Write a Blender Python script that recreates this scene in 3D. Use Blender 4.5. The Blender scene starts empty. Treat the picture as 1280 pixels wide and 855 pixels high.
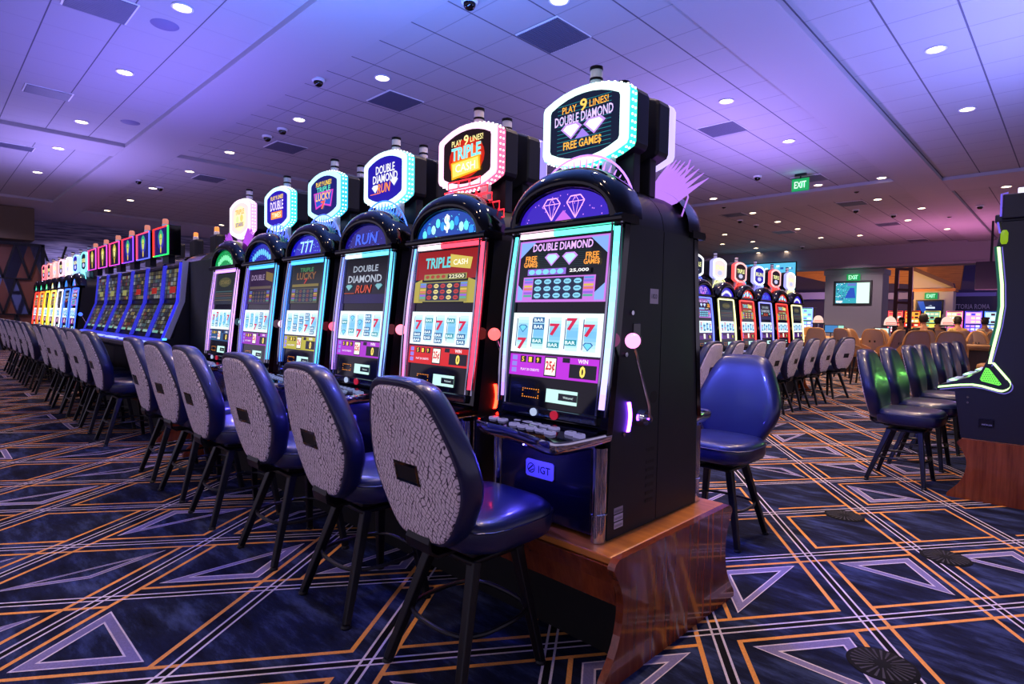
import bpy, math, random
from mathutils import Vector, Matrix
random.seed(7)
PI = math.pi
SC = bpy.context.scene
COL = SC.collection
V = Vector

# ------------------------------------------------------------------ colour / materials
def lin(c):
    return c / 12.92 if c <= .04045 else ((c + .055) / 1.055) ** 2.4
def rgb(h, a=1.0):
    if isinstance(h, (tuple, list)):
        return (h[0], h[1], h[2], a)
    h = h.lstrip('#')
    return tuple(lin(int(h[i:i + 2], 16) / 255) for i in (0, 2, 4)) + (a,)

MATS = {}
def mat(name, color='#808080', rough=.5, metal=0., coat=0., emis=None, strength=0., spec=.5, trans=0., bump=None, ior=1.45):
    if name in MATS:
        return MATS[name]
    m = bpy.data.materials.new(name)
    m.use_nodes = True
    n = m.node_tree.nodes
    b = n['Principled BSDF']
    b.inputs['Base Color'].default_value = rgb(color)
    b.inputs['Roughness'].default_value = rough
    b.inputs['Metallic'].default_value = metal
    b.inputs['Coat Weight'].default_value = coat
    b.inputs['Coat Roughness'].default_value = .08
    b.inputs['Specular IOR Level'].default_value = spec
    b.inputs['Transmission Weight'].default_value = trans
    b.inputs['IOR'].default_value = ior
    if emis:
        b.inputs['Emission Color'].default_value = rgb(emis)
        b.inputs['Emission Strength'].default_value = strength
    nt = m.node_tree
    # every material carries a small procedural variation in roughness
    no = n.new('ShaderNodeTexNoise'); no.inputs['Scale'].default_value = bump[0] if bump else 6.
    tc = n.new('ShaderNodeTexCoord')
    nt.links.new(tc.outputs['Object'], no.inputs['Vector'])
    if bump:
        bp = n.new('ShaderNodeBump'); bp.inputs['Strength'].default_value = bump[1]
        bp.inputs['Distance'].default_value = .004
        nt.links.new(no.outputs['Fac'], bp.inputs['Height'])
        nt.links.new(bp.outputs['Normal'], b.inputs['Normal'])
    else:
        mr = n.new('ShaderNodeMapRange')
        mr.inputs['To Min'].default_value = max(0., rough - .03); mr.inputs['To Max'].default_value = min(1., rough + .04)
        nt.links.new(no.outputs['Fac'], mr.inputs['Value'])
        nt.links.new(mr.outputs['Result'], b.inputs['Roughness'])
    MATS[name] = m
    return m

def glow(color, strength=2.0):
    key = 'glow_%s_%.2f' % (color, strength)
    return mat(key, '#101010', .3, emis=color, strength=strength)

def art_mat(name, strength, rough=.15):
    if name in MATS: return MATS[name]
    m = bpy.data.materials.new(name); m.use_nodes = True
    n = m.node_tree.nodes; b = n['Principled BSDF']
    a = n.new('ShaderNodeAttribute'); a.attribute_name = 'col'
    m.node_tree.links.new(a.outputs['Color'], b.inputs['Emission Color'])
    b.inputs['Base Color'].default_value = (.01, .01, .012, 1)
    b.inputs['Emission Strength'].default_value = strength
    b.inputs['Roughness'].default_value = rough
    MATS[name] = m
    return m

def attr_mat(name, rough=.6, noise=0.):
    """diffuse print whose colours sit on the faces"""
    if name in MATS: return MATS[name]
    m = bpy.data.materials.new(name); m.use_nodes = True
    nt = m.node_tree; n = nt.nodes; b = n['Principled BSDF']
    a = n.new('ShaderNodeAttribute'); a.attribute_name = 'col'
    if noise:
        no = n.new('ShaderNodeTexNoise'); no.inputs['Scale'].default_value = 140.; no.inputs['Detail'].default_value = 4.
        tc = n.new('ShaderNodeTexCoord'); nt.links.new(tc.outputs['Object'], no.inputs['Vector'])
        mr = n.new('ShaderNodeMapRange'); mr.inputs['From Min'].default_value = .3; mr.inputs['From Max'].default_value = .7
        mr.inputs['To Min'].default_value = 1 - noise; mr.inputs['To Max'].default_value = 1.
        nt.links.new(no.outputs['Fac'], mr.inputs['Value'])
        mx = n.new('ShaderNodeMix'); mx.data_type = 'RGBA'; mx.blend_type = 'MULTIPLY'; mx.inputs[0].default_value = 1.
        nt.links.new(a.outputs['Color'], mx.inputs[6]); nt.links.new(mr.outputs['Result'], mx.inputs[7])
        nt.links.new(mx.outputs[2], b.inputs['Base Color'])
    else:
        nt.links.new(a.outputs['Color'], b.inputs['Base Color'])
    b.inputs['Roughness'].default_value = rough
    b.inputs['Specular IOR Level'].default_value = .15
    MATS[name] = m
    return m

# ------------------------------------------------------------------ mesh builder
class MB:
    def __init__(s):
        s.v = []; s.f = []; s.c = []; s.sm = []; s.mi = []
    def poly(s, pts, col=None, smooth=False, mi=0):
        b = len(s.v)
        s.v += [tuple(p) for p in pts]
        s.f.append(tuple(range(b, b + len(pts)))); s.c.append(col); s.sm.append(smooth); s.mi.append(mi)
    def raw(s, verts, faces, col=None, smooth=False, mi=0):
        b = len(s.v)
        s.v += [tuple(p) for p in verts]
        for f in faces:
            s.f.append(tuple(i + b for i in f)); s.c.append(col); s.sm.append(smooth); s.mi.append(mi)
    def box(s, x0, x1, y0, y1, z0, z1, col=None, mi=0):
        p = [(x0, y0, z0), (x1, y0, z0), (x1, y1, z0), (x0, y1, z0), (x0, y0, z1), (x1, y0, z1), (x1, y1, z1), (x0, y1, z1)]
        s.raw(p, [(0, 3, 2, 1), (4, 5, 6, 7), (0, 1, 5, 4), (1, 2, 6, 5), (2, 3, 7, 6), (3, 0, 4, 7)], col, False, mi)
        return s
    def prism(s, pts, vec, col=None, smooth=False, mi=0):
        """closed polygon pts (3-D) extruded by vec"""
        n = len(pts); vec = V(vec)
        a = [V(p) for p in pts]; b = [p + vec for p in a]
        s.raw(a + b, [tuple(range(n - 1, -1, -1)), tuple(range(n, 2 * n))], col, False, mi)
        s.raw(a + b, [(i, (i + 1) % n, n + (i + 1) % n, n + i) for i in range(n)], col, smooth, mi)
        return s
    def loft(s, rings, closed=True, cap0=False, cap1=False, smooth=True, col=None, mi=0):
        n = len(rings[0]); vs = [p for r in rings for p in r]; fs = []
        for k in range(len(rings) - 1):
            for i in range(n if closed else n - 1):
                j = (i + 1) % n
                fs.append((k * n + i, k * n + j, (k + 1) * n + j, (k + 1) * n + i))
        s.raw(vs, fs, col, smooth, mi)
        b = len(s.v) - len(vs)
        if cap0: s.f.append(tuple(b + i for i in range(n - 1, -1, -1))); s.c.append(col); s.sm.append(smooth); s.mi.append(mi)
        if cap1: s.f.append(tuple(b + (len(rings) - 1) * n + i for i in range(n))); s.c.append(col); s.sm.append(smooth); s.mi.append(mi)
        return s
    def tube(s, path, r, n=8, closed=False, caps=True, col=None, mi=0):
        path = [V(p) for p in path]; m = len(path); rings = []; ref = None
        rr = r if isinstance(r, (list, tuple)) else [r] * m
        for i in range(m):
            if closed: t = path[(i + 1) % m] - path[i - 1]
            else: t = path[min(i + 1, m - 1)] - path[max(i - 1, 0)]
            t = t.normalized() if t.length > 1e-9 else V((0, 0, 1))
            if ref is None:
                ref = V((0, 0, 1)) if abs(t.z) < .9 else V((1, 0, 0))
            u = (ref - t * ref.dot(t)).normalized(); w = t.cross(u); ref = u
            rings.append([path[i] + (u * math.cos(2 * PI * k / n) + w * math.sin(2 * PI * k / n)) * rr[i] for k in range(n)])
        if closed: rings.append(rings[0])
        s.loft(rings, True, caps and not closed, caps and not closed, True, col, mi)
        return s
    def cyl(s, p0, p1, r0, r1=None, n=16, col=None, mi=0):
        return s.tube([p0, p1], [r0, r0 if r1 is None else r1], n, col=col, mi=mi)
    def lathe(s, prof, c=(0, 0, 0), n=20, col=None, mi=0, cap0=True, cap1=True):
        rings = [[V((c[0] + r * math.cos(2 * PI * k / n), c[1] + r * math.sin(2 * PI * k / n), c[2] + z)) for k in range(n)] for r, z in prof]
        return s.loft(rings, True, cap0, cap1, True, col, mi)
    def sphere(s, c, r, n=14, m=8, col=None, sz=1.):
        prof = [(max(1e-4, r * math.sin(PI * i / m)), -r * sz * math.cos(PI * i / m)) for i in range(m + 1)]
        return s.lathe(prof, c, n, col)
    def bar(s, p0, p1, w, d=None, w1=None):
        """square bar between two points"""
        p0 = V(p0); p1 = V(p1); d = d or w; k = (w1 or w) / w
        t = (p1 - p0).normalized(); ref = V((0, 1, 0)) if abs(t.y) < .8 else V((1, 0, 0))
        u = (ref - t * ref.dot(t)).normalized(); x = t.cross(u)
        R = lambda p, q: [p + x * a * w / 2 * q + u * b * d / 2 * q for a, b in ((-1, -1), (1, -1), (1, 1), (-1, 1))]
        return s.loft([R(p0, 1), R(p1, k)], True, True, True, False)
    def build(s, name, m, parent=None, bevel=0., seg=2, angle=40):
        me = bpy.data.meshes.new(name)
        me.from_pydata(s.v, [], s.f)
        for mm in (m if isinstance(m, (list, tuple)) else [m]): me.materials.append(mm)
        me.polygons.foreach_set('use_smooth', s.sm)
        me.polygons.foreach_set('material_index', s.mi)
        if any(c is not None for c in s.c):
            at = me.color_attributes.new('col', 'FLOAT_COLOR', 'CORNER'); buf = []
            for f, c in zip(s.f, s.c):
                cc = rgb(c) if c is not None else (0, 0, 0, 1)
                buf += list(cc) * len(f)
            at.data.foreach_set('color', buf)
        me.update()
        if any(s.sm):
            me.set_sharp_from_angle(angle=math.radians(angle))
        o = bpy.data.objects.new(name, me); COL.objects.link(o)
        if parent: o.parent = parent
        if bevel:
            b = o.modifiers.new('bevel', 'BEVEL'); b.width = bevel; b.segments = seg; b.limit_method = 'ANGLE'; b.angle_limit = math.radians(35)
        return o

def tag(o, label, cat, group=None, kind=None):
    o['label'] = label; o['category'] = cat
    if group: o['group'] = group
    if kind: o['kind'] = kind
    return o
def thing(name, label, cat, loc=(0, 0, 0), rz=0., group=None):
    o = bpy.data.objects.new(name, None); COL.objects.link(o)
    o.location = loc; o.rotation_euler = (0, 0, rz); o.empty_display_size = .1
    return tag(o, label, cat, group)
def struct(o):
    o['kind'] = 'structure'; return o
def kids(o): return [c for c in ALLKIDS.get(o.name, [])]
def dup(root, loc, rz, label):
    r = root.copy(); COL.objects.link(r); r.location = loc; r.rotation_euler = (0, 0, rz); r['label'] = label
    for ch in list(root.children):
        c = ch.copy(); COL.objects.link(c); c.parent = r
        for g in list(ch.children):
            d = g.copy(); COL.objects.link(d); d.parent = c
    return r

# ------------------------------------------------------------------ lettering
_TX = {}
def text_mesh(s, off=0., shear=0.):
    k = (s, off, shear)
    if k in _TX: return _TX[k]
    cu = bpy.data.curves.new('lettering', 'FONT'); cu.body = s; cu.size = 1.; cu.offset = off; cu.shear = shear
    cu.resolution_u = 2; cu.align_x = 'CENTER'
    o = bpy.data.objects.new('lettering', cu); COL.objects.link(o)
    bpy.context.view_layer.update()
    me = o.evaluated_get(bpy.context.evaluated_depsgraph_get()).to_mesh()
    vs = [(v.co.x, v.co.y) for v in me.vertices]; fs = [tuple(p.vertices) for p in me.polygons]
    bpy.data.objects.remove(o); bpy.data.curves.remove(cu)
    _TX[k] = (vs, fs)
    return _TX[k]

class Art:
    """flat artwork on a panel: fr(u, v, w) gives the point; later pieces lie a hair further out"""
    def __init__(s, mb, fr, step=.0005):
        s.mb = mb; s.fr = fr; s.l = 0; s.st = step
    def up(s): s.l += 1
    def poly(s, pts, col):
        s.mb.poly([s.fr(u, v, s.l * s.st) for u, v in pts], col)
    def rect(s, u0, u1, v0, v1, col):
        s.poly([(u0, v0), (u1, v0), (u1, v1), (u0, v1)], col)
    def frame(s, u0, u1, v0, v1, t, col):
        s.rect(u0, u1, v0, v0 + t, col); s.rect(u0, u1, v1 - t, v1, col)
        s.rect(u0, u0 + t, v0 + t, v1 - t, col); s.rect(u1 - t, u1, v0 + t, v1 - t, col)
    def ell(s, cu, cv, ru, rv, col, n=14, a0=0., a1=2 * PI):
        s.poly([(cu + ru * math.cos(a0 + (a1 - a0) * i / n), cv + rv * math.sin(a0 + (a1 - a0) * i / n)) for i in range(n + (0 if a1 - a0 > 6.2 else 1))], col)
    def line(s, a, b, t, col):
        d = V((b[0] - a[0], b[1] - a[1])); d.normalize(); n = V((-d.y, d.x)) * t / 2
        s.poly([(a[0] - n.x, a[1] - n.y), (b[0] - n.x, b[1] - n.y), (b[0] + n.x, b[1] + n.y), (a[0] + n.x, a[1] + n.y)], col)
    def text(s, t, cu, cv, w, h, col, out=None, bold=.0, shear=0.):
        base = text_mesh(t, 0., shear)
        xs = [p[0] for p in base[0]]; ys = [p[1] for p in base[0]]
        x0, x1, y0, y1 = min(xs), max(xs), min(ys), max(ys)
        sx = w / (x1 - x0); sy = h / (y1 - y0)
        for off, c in ((out[1], out[0]) if out else (None, None), (bold, col)):
            if c is None: continue
            vs, fs = text_mesh(t, off, shear)
            s.mb.raw([s.fr(cu + (x - (x0 + x1) / 2) * sx, cv + (y - (y0 + y1) / 2) * sy, s.l * s.st) for x, y in vs], fs, c)
            s.up()

# ------------------------------------------------------------------ shared materials
M_navy = mat('navy_vinyl', '#0b1440', .34, coat=.25, spec=.6, bump=(220., .12))
M_blk = mat('black_powder_coat', '#0a0b12', .35, spec=.4)
M_cab = mat('black_laminate', '#11131e', .45, spec=.4)
M_gloss = mat('gloss_black', '#020208', .07, coat=.25, spec=.45)
M_chrome = mat('chrome', '#c8c8d4', .08, metal=1.)
M_dchrome = mat('dark_chrome', '#55586a', .1, metal=1.)
M_white = mat('white_plastic', '#d8d8e0', .35)
M_grey = mat('grey_plastic', '#6a6a76', .45)
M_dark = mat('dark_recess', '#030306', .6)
A_scr = art_mat('lit_screen', 1.25)
A_dim = art_mat('dim_screen', .45); A_neon = art_mat('neon_tube', 2.4)
A_print = attr_mat('printed_label', .4)

def fabric():
    m = bpy.data.materials.new('crackle_fabric'); m.use_nodes = True; nt = m.node_tree; n = nt.nodes; b = n['Principled BSDF']
    tc = n.new('ShaderNodeTexCoord'); nz = n.new('ShaderNodeTexNoise'); nz.inputs['Scale'].default_value = 11.; nz.inputs['Detail'].default_value = 5.
    sp = n.new('ShaderNodeSeparateXYZ'); nt.links.new(tc.outputs['Object'], nz.inputs['Vector'])
    mxv = n.new('ShaderNodeMix'); mxv.data_type = 'RGBA'; mxv.blend_type = 'ADD'; mxv.inputs[0].default_value = .075
    nt.links.new(tc.outputs['Object'], mxv.inputs[6]); nt.links.new(nz.outputs['Color'], mxv.inputs[7]); nt.links.new(mxv.outputs[2], sp.inputs['Vector'])
    def M(op, a, b_):
        q = n.new('ShaderNodeMath'); q.operation = op
        for k_, v_ in enumerate((a, b_)):
            if isinstance(v_, (int, float)): q.inputs[k_].default_value = v_
            else: nt.links.new(v_, q.inputs[k_])
        return q.outputs[0]
    def fam(ax, az, dens):
        w_ = M('ADD', M('MULTIPLY', sp.outputs['X'], ax * dens), M('MULTIPLY', sp.outputs['Z'], az * dens))
        return M('ABSOLUTE', M('SUBTRACT', M('FRACT', w_, 0.), .5), 0.)
    dmin = M('MINIMUM', fam(.72, .62, 66.), fam(-.88, .5, 60.))
    n2_ = n.new('ShaderNodeTexNoise'); n2_.inputs['Scale'].default_value = 60.; nt.links.new(tc.outputs['Object'], n2_.inputs['Vector'])
    dm2 = M('ADD', dmin, M('MULTIPLY', M('SUBTRACT', n2_.outputs['Fac'], .5), .22))
    rp = n.new('ShaderNodeValToRGB'); rp.color_ramp.elements[0].position = .03; rp.color_ramp.elements[1].position = .12
    rp.color_ramp.elements[0].color = rgb('#40304a'); rp.color_ramp.elements[1].color = rgb('#eaddea')
    nt.links.new(dm2, rp.inputs['Fac']); nt.links.new(rp.outputs['Color'], b.inputs['Base Color'])
    b.inputs['Roughness'].default_value = .7; b.inputs['Specular IOR Level'].default_value = .2
    return m
M_fab = fabric()

def wood(name, c0, c1, scale, rough=.18, coat=.8):
    m = bpy.data.materials.new(name); m.use_nodes = True; nt = m.node_tree; n = nt.nodes; b = n['Principled BSDF']
    tc = n.new('ShaderNodeTexCoord'); mp = n.new('ShaderNodeMapping'); mp.inputs['Scale'].default_value = scale
    nz = n.new('ShaderNodeTexNoise'); nz.inputs['Scale'].default_value = 3.; nz.inputs['Detail'].default_value = 8.; nz.inputs['Roughness'].default_value = .65
    rp = n.new('ShaderNodeValToRGB'); rp.color_ramp.elements[0].position = .3; rp.color_ramp.elements[1].position = .72
    rp.color_ramp.elements[0].color = rgb(c0); rp.color_ramp.elements[1].color = rgb(c1)
    nt.links.new(tc.outputs['Object'], mp.inputs['Vector']); nt.links.new(mp.outputs['Vector'], nz.inputs['Vector'])
    nt.links.new(nz.outputs['Fac'], rp.inputs['Fac']); nt.links.new(rp.outputs['Color'], b.inputs['Base Color'])
    b.inputs['Roughness'].default_value = rough; b.inputs['Coat Weight'].default_value = coat; b.inputs['Coat Roughness'].default_value = .05
    MATS[name] = m
    return m
M_wood = wood('mahogany_veneer', '#5a2414', '#8c4426', (9., 9., .6), .2, .55)
M_woodtop = wood('mahogany_top_lit', '#a85a22', '#cf8438', (.8, 9., 9.), .35, .5)  # downlight falling on the top board is brightened into the wood colour

# ------------------------------------------------------------------ camera (solved from the photograph's vanishing points)
H = 1.28; FOC, PIT, ROL, YAW = 726.2, .0401, .0206, .7734
fw = V((-math.sin(YAW) * math.cos(PIT), math.cos(YAW) * math.cos(PIT), -math.sin(PIT)))
r0 = V((math.cos(YAW), math.sin(YAW), 0)); u0 = r0.cross(fw)
rr = r0 * math.cos(ROL) + u0 * math.sin(ROL); uu = -r0 * math.sin(ROL) + u0 * math.cos(ROL)
cam = bpy.data.cameras.new('camera'); co = bpy.data.objects.new('camera', cam); COL.objects.link(co)
cam.sensor_width = 36.; cam.lens = FOC * 36 / 1280; cam.clip_end = 200; cam.clip_start = .05
mw = Matrix.Identity(4)
for i in range(3):
    mw[i][0] = rr[i]; mw[i][1] = uu[i]; mw[i][2] = -fw[i]
mw[0][3], mw[1][3], mw[2][3] = 0, 0, H
co.matrix_world = mw
SC.camera = co

# ------------------------------------------------------------------ floor
def carpet_base():
    m = bpy.data.materials.new('navy_carpet'); m.use_nodes = True; nt = m.node_tree; n = nt.nodes; b = n['Principled BSDF']
    tc = n.new('ShaderNodeTexCoord'); mp = n.new('ShaderNodeMapping'); mp.inputs['Rotation'].default_value = (0, 0, math.radians(-20)); mp.inputs['Scale'].default_value = (1., 3.2, 1)
    n1 = n.new('ShaderNodeTexNoise'); n1.inputs['Scale'].default_value = 2.6; n1.inputs['Detail'].default_value = 9.; n1.inputs['Roughness'].default_value = .68
    rp = n.new('ShaderNodeValToRGB'); e = rp.color_ramp.elements
    e[0].position = .36; e[0].color = rgb('#0b0c1a'); e[1].position = .72; e[1].color = rgb('#3f4c78')
    k = e.new(.5); k.color = rgb('#181d36')
    nt.links.new(tc.outputs['Object'], mp.inputs['Vector']); nt.links.new(mp.outputs['Vector'], n1.inputs['Vector'])
    nt.links.new(n1.outputs['Fac'], rp.inputs['Fac']); nt.links.new(rp.outputs['Color'], b.inputs['Base Color'])
    n2 = n.new('ShaderNodeTexNoise'); n2.inputs['Scale'].default_value = 260.
    bp = n.new('ShaderNodeBump'); bp.inputs['Strength'].default_value = .4; bp.inputs['Distance'].default_value = .004
    nt.links.new(tc.outputs['Object'], n2.inputs['Vector']); nt.links.new(n2.outputs['Fac'], bp.inputs['Height']); nt.links.new(bp.outputs['Normal'], b.inputs['Normal'])
    b.inputs['Roughness'].default_value = .9; b.inputs['Specular IOR Level'].default_value = .1
    return m
M_carpet = carpet_base(); A_line = attr_mat('carpet_line_yarn', .9, .25)
def make_floor():
    mb = MB()
    mb.poly([(-30, -6, 0), (10, -6, 0), (10, 48, 0), (-30, 48, 0)])
    AP, BP = math.radians(55.1), math.radians(-54.8)
    nP = V((-math.sin(AP), math.cos(AP))); mQ = V((-math.sin(BP), math.cos(BP)))
    det = nP.x * mQ.y - nP.y * mQ.x
    def P(a, b, z):
        x = (a * mQ.y - b * nP.y) / det; y = (nP.x * b - mQ.x * a) / det
        return V((x, y, z))
    CE = .663; a0, b0 = 2.155, .485
    OR, WH, LI, BK = '#e2984e', '#cfc4d2', '#7a739e', '#07070f'
    rnd = random.Random(12); r2 = random.Random(11)
    def strip(ca, cb, axis, off, t, s0, s1, z, col):
        # axis 'a': runs at constant a
        if axis == 'a': q = [(ca + off - t / 2, s0), (ca + off + t / 2, s0), (ca + off + t / 2, s1), (ca + off - t / 2, s1)]
        else: q = [(s0, cb + off - t / 2), (s0, cb + off + t / 2), (s1, cb + off + t / 2), (s1, cb + off - t / 2)]
        z += rnd.random() * .00009
        pts = [P(u, v, z) for u, v in q]
        c = sum(pts, V((0, 0, 0))) / 4
        if not (-28.5 < c.x < 9 and -4.5 < c.y < 46): return
        if (pts[1] - pts[0]).cross(pts[2] - pts[0]).z < 0: pts.reverse()
        mb.poly(pts, col, mi=1)
    N = 46
    for i in range(-28, N):
        for j in range(-34, N + 10):
            A = a0 + i * CE; B = b0 + j * CE
            c = P(A + CE / 2, B + CE / 2, 0)
            if not (-28 < c.x < 8.5 and -4 < c.y < 45.5): continue
            if c.x > 1.5 and c.y < 1: continue
            # double white cords along both lattice directions
            for o in (-.018, .018):
                strip(A, B, 'a', o, .0095, B, B + CE, .0016, WH)
                strip(A, B, 'b', o, .0095, A, A + CE, .0018, WH)
            strip(A, B, 'a', 0, .028, B, B + CE, .0005, BK)
            strip(A, B, 'b', 0, .028, A, A + CE, .0006, BK)
            far = (c - V((0, 0, 0))).length > 22
            ins = .082
            for side in range(4):
                if r2.random() < .12: continue
                e0 = .075 if r2.random() < .3 else 0; e1 = .075 if r2.random() < .3 else 0
                if side == 0: strip(A + ins, 0, 'a', 0, .019, B + ins - .009 - 2 * e0, B + CE - ins + .009 + 2 * e1, .0010, OR)
                if side == 1: strip(A + CE - ins, 0, 'a', 0, .019, B + ins - .009 - 2 * e0, B + CE - ins + .009 + 2 * e1, .0011, OR)
                if side == 2: strip(0, B + ins, 'b', 0, .019, A + ins - .009 - 2 * e0, A + CE - ins + .009 + 2 * e1, .0012, OR)
                if side == 3: strip(0, B + CE - ins, 'b', 0, .019, A + ins - .009 - 2 * e0, A + CE - ins + .009 + 2 * e1, .0013, OR)
            if far: continue
            r = r2.random()
            if r < .5:
                q = .125; cs = [(A + q, B + q), (A + CE - q, B + q), (A + CE - q, B + CE - q), (A + q, B + CE - q)]
                k = r2.randrange(4); tri = [cs[k], cs[(k + 1) % 4], cs[(k + 2) % 4]]
                if r < .14: tri[1] = ((tri[0][0] + tri[2][0]) / 2 * .5 + tri[1][0] * .5, (tri[0][1] + tri[2][1]) / 2 * .5 + tri[1][1] * .5)
                ctr = (sum(t[0] for t in tri) / 3, sum(t[1] for t in tri) / 3)
                def sc(kf): return [(ctr[0] + (u - ctr[0]) * kf, ctr[1] + (v - ctr[1]) * kf) for u, v in tri]
                for (ka, kb, colr, z) in ((1., .95, WH, .0021), (.95, .68, LI, .0021), (.68, .62, WH, .0021)):
                    oa, ob = sc(ka), sc(kb)
                    for t in range(3):
                        u = (t + 1) % 3
                        pts = [P(*oa[t], z), P(*oa[u], z), P(*ob[u], z), P(*ob[t], z)]
                        if (pts[1] - pts[0]).cross(pts[2] - pts[0]).z < 0: pts.reverse()
                        mb.poly(pts, colr, mi=1)
    return struct(mb.build('floor', [M_carpet, A_line]))
make_floor()

# ------------------------------------------------------------------ ceiling
ZT, ZB = 4.42, 4.35
def ceil_mat():
    m = bpy.data.materials.new('ceiling_tile'); m.use_nodes = True; nt = m.node_tree; n = nt.nodes; b = n['Principled BSDF']
    tc = n.new('ShaderNodeTexCoord'); sp = n.new('ShaderNodeSeparateXYZ'); nt.links.new(tc.outputs['Object'], sp.inputs['Vector'])
    def ln(out, off, w):
        a = n.new('ShaderNodeMath'); a.operation = 'ADD'; a.inputs[1].default_value = off; nt.links.new(out, a.inputs[0])
        d = n.new('ShaderNodeMath'); d.operation = 'DIVIDE'; d.inputs[1].default_value = .61; nt.links.new(a.outputs[0], d.inputs[0])
        f = n.new('ShaderNodeMath'); f.operation = 'FRACT'; nt.links.new(d.outputs[0], f.inputs[0])
        c = n.new('ShaderNodeMath'); c.operation = 'LESS_THAN'; c.inputs[1].default_value = w; nt.links.new(f.outputs[0], c.inputs[0])
        return c.outputs[0]
    lx = ln(sp.outputs['X'], 2.2 + .61 * 60, .03); ly = ln(sp.outputs['Y'], -4.04 + .61 * 60, .022)
    st = n.new('ShaderNodeMath'); st.operation = 'LESS_THAN'; st.inputs[1].default_value = 3.; nt.links.new(sp.outputs['Y'], st.inputs[0])
    def wt(src, near, other):
        w_ = n.new('ShaderNodeMapRange'); w_.inputs['To Min'].default_value = other; w_.inputs['To Max'].default_value = near; nt.links.new(st.outputs[0], w_.inputs['Value'])
        m_ = n.new('ShaderNodeMath'); m_.operation = 'MULTIPLY'; nt.links.new(src, m_.inputs[0]); nt.links.new(w_.outputs[0], m_.inputs[1]); return m_.outputs[0]
    mxx = n.new('ShaderNodeMath'); mxx.operation = 'MAXIMUM'; nt.links.new(wt(lx, .12, .9), mxx.inputs[0]); nt.links.new(wt(ly, .9, .4), mxx.inputs[1])
    nz = n.new('ShaderNodeTexNoise'); nz.inputs['Scale'].default_value = 90.; nt.links.new(tc.outputs['Object'], nz.inputs['Vector'])
    mix = n.new('ShaderNodeMix'); mix.data_type = 'RGBA'; mix.inputs[6].default_value = rgb('#a4a0a8'); mix.inputs[7].default_value = rgb('#4c4858')
    nt.links.new(mxx.outputs[0], mix.inputs[0]); nt.links.new(mix.outputs[2], b.inputs['Base Color'])
    bp = n.new('ShaderNodeBump'); bp.inputs['Strength'].default_value = .15; bp.inputs['Distance'].default_value = .003
    nt.links.new(nz.outputs['Fac'], bp.inputs['Height']); nt.links.new(bp.outputs['Normal'], b.inputs['Normal'])
    b.inputs['Roughness'].default_value = .85; b.inputs['Specular IOR Level'].default_value = .2
    return m
mb = MB(); mb.box(-27, 10, -6, 26.4, ZT, ZT + .1); struct(mb.build('ceiling', ceil_mat()))
M_dry = mat('painted_drywall', '#a29ca6', .7, bump=(40., .05))
for k, (x0, x1, y0, y1) in enumerate([(-2.95, -2.2, -6, 26.2), (-27, -2.95, 2.78, 3.65), (-13.95, -13.0, -6, 2.78), (-13.95, -13.0, 3.65, 26.2), (-2.2, 10, 15.05, 16.3), (-13.0, -2.95, 14.5, 16.0),
                                      (-27, -21.3, -6, 2.78), (-27, -22.6, 3.65, 26.2), (-22.6, -13.95, 14.5, 16.0)]):
    mb = MB(); mb.box(x0, x1, y0, y1, ZB, ZT + .02)
    struct(mb.build('ceiling_trim_%d' % (k + 1), M_dry, bevel=.006))
# far soffit beam where the tiled ceiling ends
mb = MB(); mb.box(-27, 10, 26.2, 27.4, 3.62, 4.5); mb.box(-27, 10, 26.14, 26.2, 3.58, 3.68)
struct(mb.build('ceiling_beam', mat('soffit_paint', '#8a8390', .7), bevel=.01))
# band under the left ceiling corner (brown boxed soffit) and left walls
def stone():
    m = bpy.data.materials.new('streaked_wall_panel'); m.use_nodes = True; nt = m.node_tree; n = nt.nodes; b = n['Principled BSDF']
    tc = n.new('ShaderNodeTexCoord'); mp = n.new('ShaderNodeMapping'); mp.inputs['Scale'].default_value = (.6, .6, 9.)
    nz = n.new('ShaderNodeTexNoise'); nz.inputs['Scale'].default_value = 2.; nz.inputs['Detail'].default_value = 6.
    rp = n.new('ShaderNodeValToRGB'); rp.color_ramp.elements[0].position = .38; rp.color_ramp.elements[1].position = .66
    rp.color_ramp.elements[0].color = rgb('#5a5a78'); rp.color_ramp.elements[1].color = rgb('#a6a4bc')
    nt.links.new(tc.outputs['Object'], mp.inputs['Vector']); nt.links.new(mp.outputs['Vector'], nz.inputs['Vector'])
    nt.links.new(nz.outputs['Fac'], rp.inputs['Fac']); nt.links.new(rp.outputs['Color'], b.inputs['Base Color'])
    b.inputs['Roughness'].default_value = .6
    return m
M_stone = stone()
mb = MB(); mb.box(-26.3, -26, -6, 48, 0, 4.5); mb.box(-26.0, -25.9, -6, 26, 4.12, 4.36); struct(mb.build('wall_left', M_stone))
mb = MB(); mb.box(-24.4, -23, -6, 2.55, 3.36, ZB); struct(mb.build('wall_soffit', mat('olive_brown_paint', '#5c4c3c', .6), bevel=.02))
mb = MB(); mb.box(-30, 10, 45.7, 46, 0, 7.5); struct(mb.build('wall_back', mat('back_wall_paint', '#5b4f86', .7)))

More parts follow.
